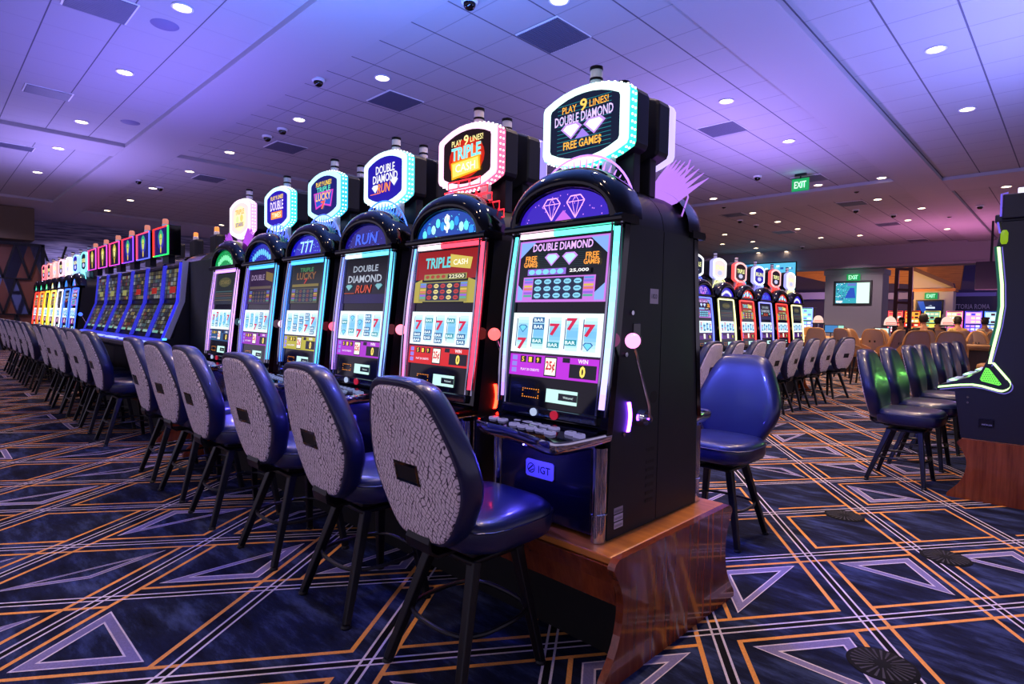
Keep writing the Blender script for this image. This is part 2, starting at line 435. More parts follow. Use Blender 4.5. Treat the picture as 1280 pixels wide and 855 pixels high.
# lattice screen with triangular infill under the boxed soffit
t = thing('lattice_screen', 'dark diamond lattice screen with brown triangle panels below the boxed soffit', 'screen', (-23.4, 0, 0))
mb = MB(); y0 = 2.45
for j in range(-1, 8):
    yc = y0 - j * .62
    for z0 in (0, 1.1, 2.2):
        mb.bar((0, yc, z0), (0, yc - .31, z0 + 1.1), .05, .06); mb.bar((0, yc, z0), (0, yc + .31, z0 + 1.1), .05, .06)
for z0 in (1.1, 2.2): mb.box(-.03, .03, -3, y0 + .05, z0 - .02, z0 + .02)
mb.box(-.05, .05, y0 + .3, y0 + .38, 0, 3.3); mb.box(-.05, .05, -3, y0 + .38, 3.22, 3.3)
mb.build('lattice', M_blk, t)
mb = MB(); rnd = random.Random(3)
for j in range(0, 8):
    yc = y0 - j * .62
    for z0, up in ((0, True), (1.1, j % 2 == 0), (2.2, j % 2 == 1)):
        if up: tri = [(-.05, yc - .31, z0 + 1.1), (-.05, yc + .31, z0 + 1.1), (-.05, yc, z0)]
        else: tri = [(-.05, yc, z0 + 1.1), (-.05, yc + .31, z0), (-.05, yc - .31, z0)]
        mb.prism(tri, (.02, 0, 0))
mb.build('infill_panel', mat('russet_panel', '#5a3226', .5), t)
mb = MB(); mb.box(-.5, -.45, -3, 2.8, 0, 3.3); mb.build('backing_panel', mat('pale_blue_panel', '#59648c', .6), t)

# ------------------------------------------------------------------ ceiling fittings
M_lamp = glow('#ffe2b0', 14.)
lights = [(228, 9), (156, 90), (102, 152), (73, 185), (47, 215), (478, 97), (374, 149), (287, 190), (237, 214), (191, 235), (163, 250), (134, 263), (277, 281),
 (699, -1), (908, 126), (986, 176), (1102, 222), (1023, 231), (892, 248), (1097, 249), (1152, 260), (941, 266), (972, 277), (997, 286), (1135, 275), (1184, 286),
 (906, 293), (1026, 297), (1075, 294), (941, 302), (903, 305), (948, 316), (945, 310), (983, 314), (1063, 310), (1205, 302), (1107, 308), (1170, 61), (1209, 136), (1258, 233)]
def ray(x, y): return fw + rr * ((x - 640) / FOC) - uu * ((y - 427.5) / FOC)
def onz(x, y, z):
    d = ray(x, y); t_ = (z - H) / d.z; return V((d.x * t_, d.y * t_, z))
def ony(x, y, Y):
    d = ray(x, y); t_ = Y / d.y; return V((d.x * t_, Y, H + d.z * t_))
def onx(x, y, X):
    d = ray(x, y); t_ = X / d.x; return V((X, d.y * t_, H + d.z * t_))
ORD = ['nearest', 'second nearest', 'third nearest', 'fourth nearest', 'fifth nearest', 'sixth nearest', 'seventh nearest', 'eighth nearest', 'ninth nearest', 'tenth nearest', '11th nearest', '12th nearest',
       '13th nearest', '14th nearest', '15th nearest', '16th nearest', '17th nearest', '18th nearest', '19th nearest', '20th nearest', '21st nearest', '22nd nearest', '23rd nearest', '24th nearest', '25th nearest', '26th nearest', '27th nearest', '28th nearest', '29th nearest']
def bay(p):
    if p.y < 3: return 'left ceiling bay'
    if p.x > -2.5: return 'right-hand ceiling bay'
    if p.y < 15.5: return 'middle ceiling bay'
    return 'farthest ceiling bay'
pts = sorted([onz(x, y, ZT) for x, y in lights], key=lambda p: p.length)
cnt = {}
mbr = MB(); mbr.lathe([(.10, 0), (.105, -.012), (.085, -.014), (.08, 0)], n=24, cap0=False, cap1=False); ring_me = None
lamp_proto = None
for p in pts:
    b = bay(p); k = cnt.get(b, 0); cnt[b] = k + 1
    if p.length > 40: continue
    lab = 'round recessed downlight, %s the camera in the %s' % (ORD[k], b)
    if lamp_proto is None:
        t = thing('downlight', lab, 'ceiling light', p, 0, 'recessed ceiling downlights')
        mbr.build('trim_ring', M_white, t)
        q = MB(); q.lathe([(.001, -.004), (.082, -.004), (.082, 0)], n=20); q.build('lens', M_lamp, t)
        lamp_proto = t
    else: t = dup(lamp_proto, p, 0, lab)
# real lamps at a sensible subset, spread over the room
def lamp(kind, name, loc, energy, color, size=.3, rot=None, sizey=None, spread=None, spot=None):
    l = bpy.data.lights.new(name, kind); l.energy = energy; l.color = color
    if kind == 'AREA':
        l.size = size
        if sizey: l.shape = 'RECTANGLE'; l.size_y = sizey
        if spread: l.spread = spread
    elif kind == 'SPOT':
        l.spot_size = spot or 1.6; l.spot_blend = .6; l.shadow_soft_size = size
    else: l.shadow_soft_size = size
    o = bpy.data.objects.new(name, l); COL.objects.link(o); o.location = loc
    if rot: o.rotation_euler = rot
    return o
more = [V((x, y, ZT)) for x, y in ((-4.4, 1.96), (-2.0, 1.96), (-1.3, 5.65), (-1.3, 3.2), (-1.3, .75), (-4.4, -.6), (-2.0, -.6), (-6.8, -.6), (-9.2, -.6), (-1.3, -1.6), (-3.7, -2.6))]
for k, p in enumerate(more): dup(lamp_proto, p, 0, 'recessed downlight above the top edge of the view, %s the camera' % ORD[k])
dim = {(-4.4, 1.96): .3, (-2.0, 1.96): .35, (-1.3, .75): .3, (-4.4, -.6): .12, (-2.0, -.6): .15, (-6.8, -.6): .1, (-9.2, -.6): .1, (-1.3, -1.6): .15, (-3.7, -2.6): .15}
pts += more
for i, p in enumerate(pts):
    if p.length < 30 and p.y < 22:
        k_ = dim.get((round(p.x, 2), round(p.y, 2)), .6 if p.y < 3 else 1.)
        lamp('SPOT', 'downlight_bulb', (p.x, p.y, p.z - .05), 290 * k_, (1., .68, .42), .06, spot=2.0)

def ceil_thing(name, px, lab, cat, group, build):
    p = onz(px[0], px[1], ZT); t = thing(name, lab, cat, p, 0, group); build(t); return t
M_vent = mat('vent_grey', '#55566e', .5)
def vent(w, d):
    def f(t):
        mb = MB(); mb.box(-w / 2, w / 2, -d / 2, d / 2, -.012, 0); mb.build('vent_frame', M_white, t, bevel=.003)
        mb = MB(); n = int(w / .03)
        for i in range(n):
            x = -w / 2 + .02 + i * (w - .04) / (n - 1); mb.box(x - .011, x + .011, -d / 2 + .02, d / 2 - .02, -.02, -.012)
        mb.build('louvre', M_vent, t)
    return f
VL = [((125, 5), .58, .58), ((60, 115), .4, .55), ((692, 44), .6, .6), ((494, 126), .6, .6), ((357, 184), .6, .6), ((261, 223), .6, .6), ((903, 161), .6, .6), ((20, 183), .4, .55),
      ((1012, 223), .6, .6), ((1065, 254), .6, .6), ((1110, 280), .6, .6), ((917, 268), .6, .6), ((980, 290), .6, .6), ((1147, 300), .6, .6)]
VN = ['square grey vent in the left ceiling bay at the top edge of the photo', 'narrow grey vent in the left ceiling bay over the left edge', 'square grey ceiling vent above the nearest lit slot topper', 'square grey vent left of the second lit slot topper',
      'square grey vent over the fourth slot machine beside two dome cameras', 'square grey vent over the left end of the lit slot row', 'square grey vent right of the nearest topper, left of a downlight', 'narrow grey vent beyond the cross beam at the left edge',
      'grey ceiling vent just right of the green exit sign', 'grey vent beside the dome camera right of the exit sign', 'grey vent in the far bay over the wall television', 'grey vent in the middle bay beyond the back topper wings', 'small grey vent over the red-trimmed slots', 'distant grey vent over the people at the far machines']
for (px, w, d), nm in zip(VL, VN): ceil_thing('ceiling_vent', px, nm, 'vent', 'ceiling vents', vent(w, d))
def domecam(t):
    mb = MB(); mb.lathe([(.001, 0), (.085, 0), (.085, -.025), (.07, -.035), (.001, -.035)], n=18); mb.build('mount', M_white, t)
    mb = MB(); mb.lathe([(.062, -.035), (.06, -.06), (.045, -.085), (.02, -.097), (.001, -.1)], n=18); mb.build('dome', M_gloss, t)
DC = [(398, 99), (334, 170), (353, 161), (587, 0), (173, 225), (200, 234), (947, 220), (1071, 236), (905, 256), (1070, 262), (925, 275), (1117, 268), (1187, 268), (1225, 257), (945, 281), (1003, 308)]
DN = ['above the triple seven machine', 'left of its smaller neighbour over the lit row', 'smaller one just right of another over the lit row', 'at the top edge of the photo above the toppers', 'over the blue video slots, left one', 'over the blue video slots, right one',
      'left of the hanging exit sign', 'beside the ceiling beam right of the exit sign', 'over the row of white and red toppers', 'beside the vent in the far middle bay', 'lower one over the white and red toppers', 'between two downlights above the wall television', 'over the green cushioned stools', 'left of the dark machine at the right edge', 'above the white pillar television, left', 'in the far bay above the big blue screen']
for px, nm in zip(DC, DN): ceil_thing('dome_camera', px, 'black dome camera on the ceiling ' + nm, 'camera', 'ceiling dome cameras', domecam)
def speaker(t):
    mb = MB(); mb.lathe([(.001, -.008), (.13, -.008), (.14, 0)], n=28); mb.build('grille', mat('speaker_grille', '#6f6a90', .7), t)
ceil_thing('ceiling_speaker', (206, 31), 'round flush ceiling speaker beside the brightest left downlight', 'speaker', None, speaker)
ceil_thing('ceiling_speaker', (163, 153), 'round flush ceiling speaker near the corner of the left bay', 'speaker', None, speaker)
# hanging exit sign
p = onz(1001, 217, ZT)
t = thing('exit_sign', 'green lit exit sign hanging from the tiled ceiling', 'sign', p)
mb = MB(); mb.box(-.11, .11, -.03, .03, -.05, 0); mb.box(-.012, .012, -.008, .008, -.12, -.05); mb.build('bracket', M_blk, t)
mb = MB(); mb.box(-.17, .17, -.008, .008, -.36, -.1); mb.build('sign_plate', mat('clear_green_plate', '#0d3a24', .3, emis='#10c060', strength=.6), t)
def exit_face(t, w, h, y, zc, s=1):
    mb = MB(); a = Art(mb, lambda u, v, q: V((u * s, y - q * s, zc + v)), .002)
    a.rect(-w / 2, w / 2, -h / 2, h / 2, '#0a9a50'); a.up(); a.text('EXIT', 0, 0, w * .72, h * .6, '#d8ffe8', bold=.02)
    return mb.build('lettering', A_scr, t)
exit_face(t, .32, .22, -.011, -.23)
lamp('POINT', 'exit_glow', p + V((0, -.15, -.2)), 1.2, (.15, 1., .5), .05)

# ------------------------------------------------------------------ bar-height casino chair
def superring(hx, hy, z, cy=0., e=4., n=32):
    r = []
    for i in range(n):
        a = 2 * PI * i / n; c, s = math.cos(a), math.sin(a)
        k = (abs(c) ** e + abs(s) ** e) ** (-1 / e)
        r.append(V((hx * c * k, cy + hy * s * k, z)))
    return r
BACK = [(.0, .0), (.08, .0), (.125, .012), (.165, .05), (.20, .105), (.232, .165), (.245, .222), (.243, .27), (.229, .33), (.207, .39), (.185, .44), (.16, .487), (.13, .52), (.085, .537), (.0, .54)]
def catmull(pts, sub=3):
    out = []
    for i in range(len(pts) - 1):
        p0 = pts[max(i - 1, 0)]; p1 = pts[i]; p2 = pts[i + 1]; p3 = pts[min(i + 2, len(pts) - 1)]
        for k in range(sub):
            t = k / sub
            out.append(tuple(.5 * ((2 * p1[j]) + (-p0[j] + p2[j]) * t + (2 * p0[j] - 5 * p1[j] + 4 * p2[j] - p3[j]) * t * t + (-p0[j] + 3 * p1[j] - 3 * p2[j] + p3[j]) * t ** 3) for j in range(len(p1))))
    out.append(pts[-1]); return out
HP = catmull(BACK, 2)
OUT = HP + [(-x, z) for x, z in reversed(HP[1:-1])]
def back_pt(x, z, y, sx=1., sz=1.):
    X = x * sx * 1.05; Z = (.25 + (z - .25) * sz) * 1.06
    return V((X, y - .22 - .235 * (Z - .085) + .45 * X * X, .51 + Z))
def make_chair(label, group, seat_m=M_navy, fab=M_fab):
    t = thing('casino_chair', label, 'chair', (0, 0, 0), 0, group)
    mb = MB(); spec = [(.0, .93), (-.003, .965), (.004, .985), (.022, 1.), (.06, 1.), (.08, .97), (.093, .9), (.1, .78), (.104, .6), (.106, .35), (.107, .05)]
    mb.loft([[back_pt(x, z, y, s, s) for x, z in OUT] for y, s in spec], True, True, True, True); bk = mb.build('backrest', seat_m, t, angle=75)
    mb = MB(); mb.loft([[back_pt(x, z + (-.006), y, s * .97, s) for x, z in OUT] for y, s in ((.002, .93), (-.007, .915), (-.009, .88), (-.009, .6), (-.009, .3), (-.009, .02))], True, False, True, True)
    mb.build('fabric_panel', fab, bk, angle=75)
    hz = .235
    mb = MB(); c = [back_pt(x, z, -.012) for x, z in ((-.062, hz - .034), (.062, hz - .034), (.062, hz + .034), (-.062, hz + .034))]
    ci = [back_pt(x, z, -.0125) for x, z in ((-.052, hz - .024), (.052, hz - .024), (.052, hz + .024), (-.052, hz + .024))]
    cd = [p + V((0, .045, 0)) for p in ci]
    c2 = [p + V((0, .02, 0)) for p in c]
    mb.loft([c2, c, ci], True, False, False, False); mb.build('handle_frame', M_gloss, bk)
    mb = MB(); mb.loft([ci, [p + V((0, .002, 0)) for p in ci]], True, False, True, False); mb.build('handle_recess', M_dark, bk)
    mb = MB(); rg = [(.485, .80), (.489, .9), (.50, .97), (.52, 1.), (.568, 1.), (.588, .975), (.6, .92), (.607, .8), (.611, .5), (.612, .1)]
    mb.loft([superring(.243 * s, .228 * s, z, .065, 3.6) for z, s in rg], True, True, True, True); st = mb.build('seat', seat_m, t, angle=75)
    mb = MB(); mb.tube(superring(.2445, .2295, .57, .065, 3.6), .004, 6, True); mb.build('piping', seat_m, st)
    mb = MB(); mb.box(-.15, .15, -.1, .19, .465, .486); mb.cyl((0, .045, .44), (0, .045, .466), .075, n=20); mb.box(-.13, .13, -.085, .175, .425, .445)
    mb.build('swivel_plate', M_blk, t, bevel=.006)
    mb = MB(); mb.loft([[V((x, y, z)) for x, y, z in ((-w, py, pz), (w, py, pz), (w, py + dy, pz + dz), (-w, py + dy, pz + dz))] for w, py, pz, dy, dz in
              ((.06, -.195, .62, .012, .0), (.06, -.208, .56, .012, 0), (.065, -.222, .52, .012, 0), (.065, -.215, .485, .010, .008), (.065, -.18, .462, 0, .012), (.065, -.05, .462, 0, .012))], True, True, True, False)
    mb.build('back_bracket', M_blk, t, bevel=.002)
    for sx in (-1, 1):
        for sy in (-1, 1):
            mb = MB(); mb.bar((sx * .115, .045 + sy * .105, .435), (sx * .2, sy * .2 + .005, .012), .04, w1=.03)
            lg = mb.build('leg', M_blk, t, bevel=.005)
            mb = MB(); mb.lathe([(.02, 0), (.021, .006), (.016, .014)], (sx * .201, sy * .201 + .005, 0), 12); mb.build('foot_glide', M_blk, lg)
    mb = MB(); mb.tube(superring(.185, .185, .205, .025, 3.2, 28), .0085, 8, True); mb.build('footrest_ring', M_blk, t)
    return t

# ------------------------------------------------------------------ reel slot machine (arched hood, octagonal lit topper)
def fy(z): return .03 + .105 * (z - .537)
def arch(hw, h, z0, n=20, e=2.15):
    r = []
    for i in range(n + 1):
        a = PI * i / n; c, s = math.cos(a), math.sin(a)
        k = (abs(c) ** e + abs(s) ** e) ** (-1 / e)
        r.append((hw * c * k, z0 + h * s * k))
    return r
def topper_outline(w, h, cz, k=1., n=8):
    """barrel rectangle: straight sides, bowed top and bottom"""
    hw, hs = w / 2 * k, h * .345 * k
    hh = h / 2 * k; r = []
    for i in range(n + 1):
        a = -1 + 2 * i / n
        r.append((hw * a * .965, cz + hs + (hh - hs) * (1 - abs(a) ** 2.1)))
    r = [(x, z) for x, z in r]
    out = [(-hw, cz + hs * .85)] + r + [(hw, cz + hs * .85)]
    bot = [(x, 2 * cz - z) for x, z in reversed(out)]
    return out + bot          # clockwise seen from -y

def diamond(a, cu, cv, w, h, c1, c2):
    a.poly([(cu - w / 2, cv + h * .22), (cu - w * .28, cv + h / 2), (cu + w * .28, cv + h / 2), (cu + w / 2, cv + h * .22), (cu, cv - h / 2)], c1)
    a.up(); a.poly([(cu - w * .38, cv + h * .18), (cu - w * .22, cv + h * .4), (cu + w * .22, cv + h * .4), (cu + w * .38, cv + h * .18), (cu, cv - h * .36)], c2)

def topper_art(a, kind, w, h):
    """drawn about (0,0) inside w x h"""
    if kind == 'gems':
        a.up()
        for i in range(13):
            v = -h * .36 + i * h * .06; a.rect(-w * .37, w * .37, v, v + h * .008, '#1d7f8c')
        a.up(); a.text('PLAY', -w * .2, h * .29, w * .2, h * .1, '#ffb040', ('#3a1406', .02), .012); a.text('9', 0, h * .3, w * .09, h * .17, '#ffd060', ('#5a2006', .03), .02); a.text('LINES!', w * .21, h * .29, w * .25, h * .1, '#ffb040', ('#3a1406', .02), .012)
        a.text('DOUBLE DIAMOND', 0, h * .135, w * .8, h * .14, '#e0c8ff', ('#5a2a90', .03), .015)
        diamond(a, -w * .16, -h * .05, w * .3, h * .24, '#c090f0', '#eafcff'); a.up(); diamond(a, w * .16, -h * .05, w * .3, h * .24, '#c090f0', '#eafcff')
        a.up(); a.poly([(-w * .1, -h * .18), (w * .1, -h * .18), (0, -h * .05)], '#9a7ae8')
        a.up(); a.text('FREE GAME$', 0, -h * .27, w * .52, h * .13, '#ffb648', ('#4a1a06', .03), .02)
    elif kind == 'cash':
        a.up(); a.ell(0, -h * .02, w * .36, h * .36, '#c02008', 20); a.up(); a.ell(0, -h * .05, w * .29, h * .27, '#f05010', 20)
        a.up(); a.text('PLAY', -w * .2, h * .29, w * .2, h * .1, '#fff2a0', ('#7a4a06', .02), .012); a.text('9', 0, h * .3, w * .09, h * .17, '#fff2a0', ('#7a4a06', .03), .02); a.text('LINES!', w * .21, h * .29, w * .25, h * .1, '#fff2a0', ('#7a4a06', .02), .012)
        a.text('TRIPLE', 0, h * .09, w * .58, h * .21, '#7fe0ee', ('#fff6d0', .04), .03)
        a.up(); a.poly([(-w * .3, -h * .06), (w * .28, -h * .02), (w * .3, -h * .29), (-w * .28, -h * .37)], '#ffb010')
        a.up(); a.poly([(-w * .27, -h * .085), (w * .25, -h * .05), (w * .27, -h * .265), (-w * .255, -h * .33)], '#ffe26a')
        a.up(); a.text('CASH', 0, -h * .18, w * .4, h * .14, '#fffbe8', ('#d08a20', .03), .02)
    elif kind == 'run':
        a.up(); a.text('DOUBLE', w * .02, h * .22, w * .52, h * .17, '#ffffff', None, .015); a.text('DIAMOND', w * .02, h * .03, w * .68, h * .17, '#ffffff', None, .015)
        diamond(a, -w * .25, -h * .17, w * .2, h * .17, '#dfe8ff', '#ffffff'); a.up(); diamond(a, w * .28, -h * .1, w * .2, h * .17, '#dfe8ff', '#ffffff')
        a.up(); a.text('RUN', 0, -h * .18, w * .36, h * .19, '#ff9a28', ('#e04008', .02), .01, .2)
        a.up(); a.rect(-w * .38, -w * .1, -h * .285, -h * .27, '#ff7a20')
    elif kind == 'lucky':
        a.up(); a.text('PLAY 9 LINES!', 0, h * .3, w * .56, h * .11, '#ffd84a', ('#503008', .02), .02)
        a.text('TRIPLE', 0, h * .16, w * .5, h * .12, '#5fe0c0', ('#0a3a50', .02), .015)
        a.poly([(-w * .36, h * .1), (w * .36, h * .1), (w * .28, -h * .3), (0, -h * .22), (-w * .28, -h * .3)], '#d040c0'); a.up()
        a.poly([(-w * .32, h * .07), (w * .32, h * .07), (w * .25, -h * .25), (0, -h * .18), (-w * .25, -h * .25)], '#2050c0'); a.up()
        a.text('LUCKY', 0, -h * .02, w * .54, h * .17, '#ffc27a', ('#e04a6a', .03), .02)
        a.text('7', 0, -h * .22, w * .14, h * .17, '#ff4a3a', ('#ffd0a0', .04), .03)
    elif kind == 'double':
        a.up(); a.text('PLAY 9 LINES!', 0, h * .3, w * .58, h * .11, '#ffd84a', ('#503008', .02), .02)
        a.text('DOUBLE', 0, h * .08, w * .6, h * .24, '#f0e0ff', ('#6a3ac0', .03), .02)
        a.up(); a.rect(-w * .26, w * .26, -h * .28, -h * .08, '#ff8a30'); a.up(); a.text('TIMES', 0, -h * .18, w * .42, h * .13, '#fff0c0', ('#c03a10', .03), .02)
    else:
        a.up(); a.ell(0, 0, w * .36, h * .38, '#f2e6c0', 18); a.up(); a.text('TRIPLE', 0, h * .2, w * .5, h * .14, '#e8b030', ('#8a5a20', .02), .02)
        a.ell(-w * .12, -h * .02, w * .09, h * .11, '#d8f0a0'); a.ell(w * .12, 0, w * .09, h * .11, '#e0d070'); a.up()
        a.rect(-w * .24, w * .24, -h * .26, -h * .12, '#e8d060'); a.up(); a.text('STARS', 0, -h * .19, w * .42, h * .11, '#7050c0', None, .02)
BGC = dict(gems='#0b1730', cash='#180806', run='#1c10a0', lucky='#101468', double='#2008a8', stars='#e8d8d8')

def upper_art(a, kind, w, h, lite):
    if kind == 'gems':
        a.frame(-w / 2, w / 2, -h / 2, h / 2, w * .02, '#c070d8')
        for sx in (-1, 1):
            for sy in (-1, 1):
                a.poly([(sx * w * .48, sy * h * .48), (sx * w * .3, sy * h * .48), (sx * w * .48, sy * h * .22)], '#7fa6ec')
        a.up()
        for i in range(14): a.rect(-w * .32, w * .32, h * .02 + i * h * .03, h * .024 + i * h * .03, '#1b4a48')
        a.up(); a.text('DOUBLE DIAMOND', 0, h * .38, w * .66, h * .12, '#e6b6ff', ('#7a2aa0', .03), .02)
        diamond(a, -w * .1, h * .17, w * .17, h * .2, '#c48af0', '#aee4f6'); a.up(); diamond(a, w * .1, h * .17, w * .17, h * .2, '#c48af0', '#aee4f6'); a.up()
        for s in (-1, 1):
            a.text('FREE', s * w * .34, h * .2, w * .13, h * .09, '#ff9a30', ('#ffe090', .02), .02); a.text('GAME$', s * w * .34, h * .1, w * .16, h * .09, '#ff9a30', ('#ffe090', .02), .02)
        a.rect(w * .1, w * .34, -h * .06, h * .02, '#05050a'); a.rect(-w * .36, w * .08, -h * .07, h * .03, '#8a62d0'); a.up()
        for i in range(5): a.ell(-w * .31 + i * w * .082, -h * .02, w * .037, h * .042, '#7fd0ea', 10)
        a.text('25,000', w * .22, -h * .02, w * .2, h * .055, '#ffffff', None, .02)
    elif kind == 'cash':
        a.rect(-w / 2, w / 2, -h * .05, h / 2, '#8a1410'); a.up()
        for s in (-1, 1): a.poly([(s * w * .5, -h * .5), (s * w * .5, -h * .1), (s * w * .38, -h * .04), (s * w * .34, -h * .5)], '#a89a40')
        a.up(); a.text('TRIPLE', -w * .13, h * .27, w * .42, h * .19, '#5fc8d0', ('#1a4a50', .03), .03)
        a.poly([(w * .07, h * .42), (w * .42, h * .33), (w * .4, h * .12), (w * .08, h * .18)], '#c8b450'); a.up(); a.text('CASH', w * .24, h * .26, w * .22, h * .1, '#fff6d8', ('#8a6a20', .03), .02)
        a.rect(-w * .34, w * .36, -h * .06, h * .05, '#8a8a4a'); a.up(); a.rect(w * .06, w * .34, -h * .045, h * .035, '#05050a'); a.up()
        for i in range(4): a.ell(-w * .28 + i * w * .09, 0, w * .035, h * .035, '#a03a2a', 8)
        a.text('22500', w * .2, -h * .005, w * .24, h * .065, '#f0ecc0', None, .02)
    elif kind == 'run':
        a.rect(-w / 2, w / 2, -h / 2, -h * .3, '#1c1450'); a.up()
        a.text('DOUBLE', 0, h * .28, w * .56, h * .14, '#b8c4d8', ('#5a6a8a', .02), .02); a.text('DIAMOND', 0, h * .05, w * .76, h * .16, '#c8d2e6', ('#5a6a8a', .02), .02)
        a.text('RUN', 0, -h * .18, w * .36, h * .17, '#e0562a', ('#6a1a08', .02), .02, .2)
        for s in (-1, 1): diamond(a, s * w * .34, -h * .14, w * .16, h * .14, '#70b8c8', '#8ad0d8')
        a.up(); a.rect(-w * .44, -w * .2, -h * .28, -h * .262, '#c04a20')
        return
    elif kind == 'lucky':
        a.rect(-w / 2, w / 2, -h / 2, h / 2, '#14201c'); a.up(); a.text('TRIPLE', 0, h * .38, w * .4, h * .1, '#4a9a60', None, .02); a.text('LUCKY', 0, h * .22, w * .56, h * .17, '#8a6a3a', ('#b02a2a', .03), .02); a.text('7', 0, h * .08, w * .1, h * .12, '#d03a2a', None, .02)
        a.rect(-w * .4, w * .4, -h * .06, h * .01, '#8a7a30')
    elif kind == 'double':
        a.rect(-w / 2, w / 2, -h / 2, h / 2, '#2c1440'); a.up(); a.text('DOUBLE', -w * .12, h * .28, w * .5, h * .16, '#a890b8', ('#4a2a6a', .02), .02); a.poly([(w * .18, h * .44), (w * .46, h * .36), (w * .46, h * .12), (w * .2, h * .2)], '#8a7440')
        a.rect(-w * .4, w * .42, -h * .06, h * .02, '#6a5a50')
    else:
        a.rect(-w / 2, w / 2, -h / 2, h / 2, '#283034'); a.up(); a.ell(0, h * .22, w * .3, h * .16, '#5a5a40', 12); a.up(); a.text('STARS', 0, h * .22, w * .4, h * .12, '#8a7a50', None, .02)
        for i in range(5): a.rect(-w * .4, w * .4, -h * .1 - i * h * .07, -h * .07 - i * h * .07, ['#4a6a70', '#6a5a50', '#705048', '#4a5a60', '#6a6048'][i])
        return
    # pay grid
    a.up(); a.rect(-w * .4, w * .4, -h * .48, -h * .1, {'gems': '#c070d8', 'cash': '#8a8444', 'lucky': '#5a5a3a', 'double': '#4a3a4a'}[kind]); a.up()
    a.rect(-w * .28, w * .28, -h * .46, -h * .12, '#12233a'); a.up()
    cols = {'gems': ['#7ec8e6'] * 2, 'cash': ['#b0342a', '#d8c87a'], 'lucky': ['#5a6a50', '#7a4a3a'], 'double': ['#6a5a4a', '#5a4a5a']}[kind]
    for r in range(3):
        for c in range(5):
            a.ell(-w * .22 + c * w * .11, -h * .18 - r * h * .11, w * .042, h * .042, cols[c % 2], 10)
        for s in (-1, 1):
            for q in range(2): a.rect(s * w * .335 - w * .05, s * w * .335 + w * .05, -h * .2 - r * h * .11 + q * h * .045, -h * .165 - r * h * .11 + q * h * .045, ['#7a6ad8', '#5a8ad0', '#d0705a', '#d0b04a', '#50a090', '#8a5ad0'][(r * 2 + q) % 6])
    if not lite:
        a.up()
        for r in range(3):
            for c in range(5): a.rect(-w * .245 + c * w * .11, -w * .195 + c * w * .11, -h * .186 - r * h * .11, -h * .174 - r * h * .11, '#20406a' if cols[0] == '#7ec8e6' else '#3a1a1a')

def reel_art(a, w, h, lite, seed):
    rn = random.Random(seed)
    a.rect(-w / 2, w / 2, -h / 2, h / 2, '#e8fbff'); a.up()
    for i in range(5):
        cx = -w * .37 + i * w * .188; rw = w * .125
        nb = 10
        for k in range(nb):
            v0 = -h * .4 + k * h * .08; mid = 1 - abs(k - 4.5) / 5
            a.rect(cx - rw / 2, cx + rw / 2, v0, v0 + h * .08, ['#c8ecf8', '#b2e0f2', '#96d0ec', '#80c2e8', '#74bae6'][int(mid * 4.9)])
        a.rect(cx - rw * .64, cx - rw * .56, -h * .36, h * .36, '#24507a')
    a.up()
    for i in range(5):
        cx = -w * .37 + i * w * .188; rw = w * .13
        for v in (h * .24, -h * .2) if i % 2 else (h * .1, -h * .28):
            k = rn.choice(['bar', 'bar2', 'seven', 'gem']) if not (i == 4 and v > 0) else 'seven'
            if k == 'seven': a.text('7', cx, v, rw * .7, h * .26, '#c81840', ('#20306a', .03), .04)
            elif lite: a.rect(cx - rw * .45, cx + rw * .45, v - h * .08, v + h * .08, '#2a6a9a'); a.up()
            elif k == 'gem': diamond(a, cx, v, rw * .8, h * .2, '#2858a0', '#6ad0e8'); a.up()
            else:
                for q in ((0,) if k == 'bar' else (-.085, .085)):
                    a.rect(cx - rw * .5, cx + rw * .5, v - h * .07 + q * h, v + h * .07 + q * h, '#1c5a90' if k == 'bar2' else '#1a8a98'); a.up()
                    a.text('BAR', cx, v + q * h, rw * .8, h * .08, '#e8fbff', None, .02)
def info_art(a, w, h, c, lite):
    a.rect(-w / 2, w / 2, -h / 2, h / 2, c); a.up(); a.rect(-w / 2, w / 2, h * .42, h * .5, '#2a0a30')
    for i in range(3): a.rect(-w * .37 + i * w * .09, -w * .3 + i * w * .09, h * .08, h * .36, '#06060a')
    for i in range(3): a.rect(-w * .47, -w * .41, -h * .38 + i * h * .27, -h * .18 + i * h * .27, '#8a7ae0')
    a.rect(w * .2, w * .48, -h * .4, h * .16, '#06060a'); a.rect(w * .12, w * .2, h * .2, h * .4, '#06060a'); a.rect(-w * .08, w * .06, -h * .44, h * .4, '#101018'); a.up()
    a.rect(-w * .07, w * .05, -h * .38, h * .34, '#f4efe0'); a.up()
    a.text('0', w * .34, -h * .12, w * .05, h * .42, '#ffe060', None, .04)
    if not lite:
        a.text('25¢', -w * .01, -h * .02, w * .1, h * .44, '#c81828', None, .03)
        a.text('WIN', w * .34, h * .3, w * .1, h * .16, '#f0e8f0', None, .02)
        for i in range(3): a.text('519'[i], -w * .335 + i * w * .09, h * .22, w * .025, h * .2, '#ffd040', None, .02)
        a.text('PLAY 20 CREDITS', -w * .24, -h * .22, w * .22, h * .1, '#e8d8f0', None, .02)

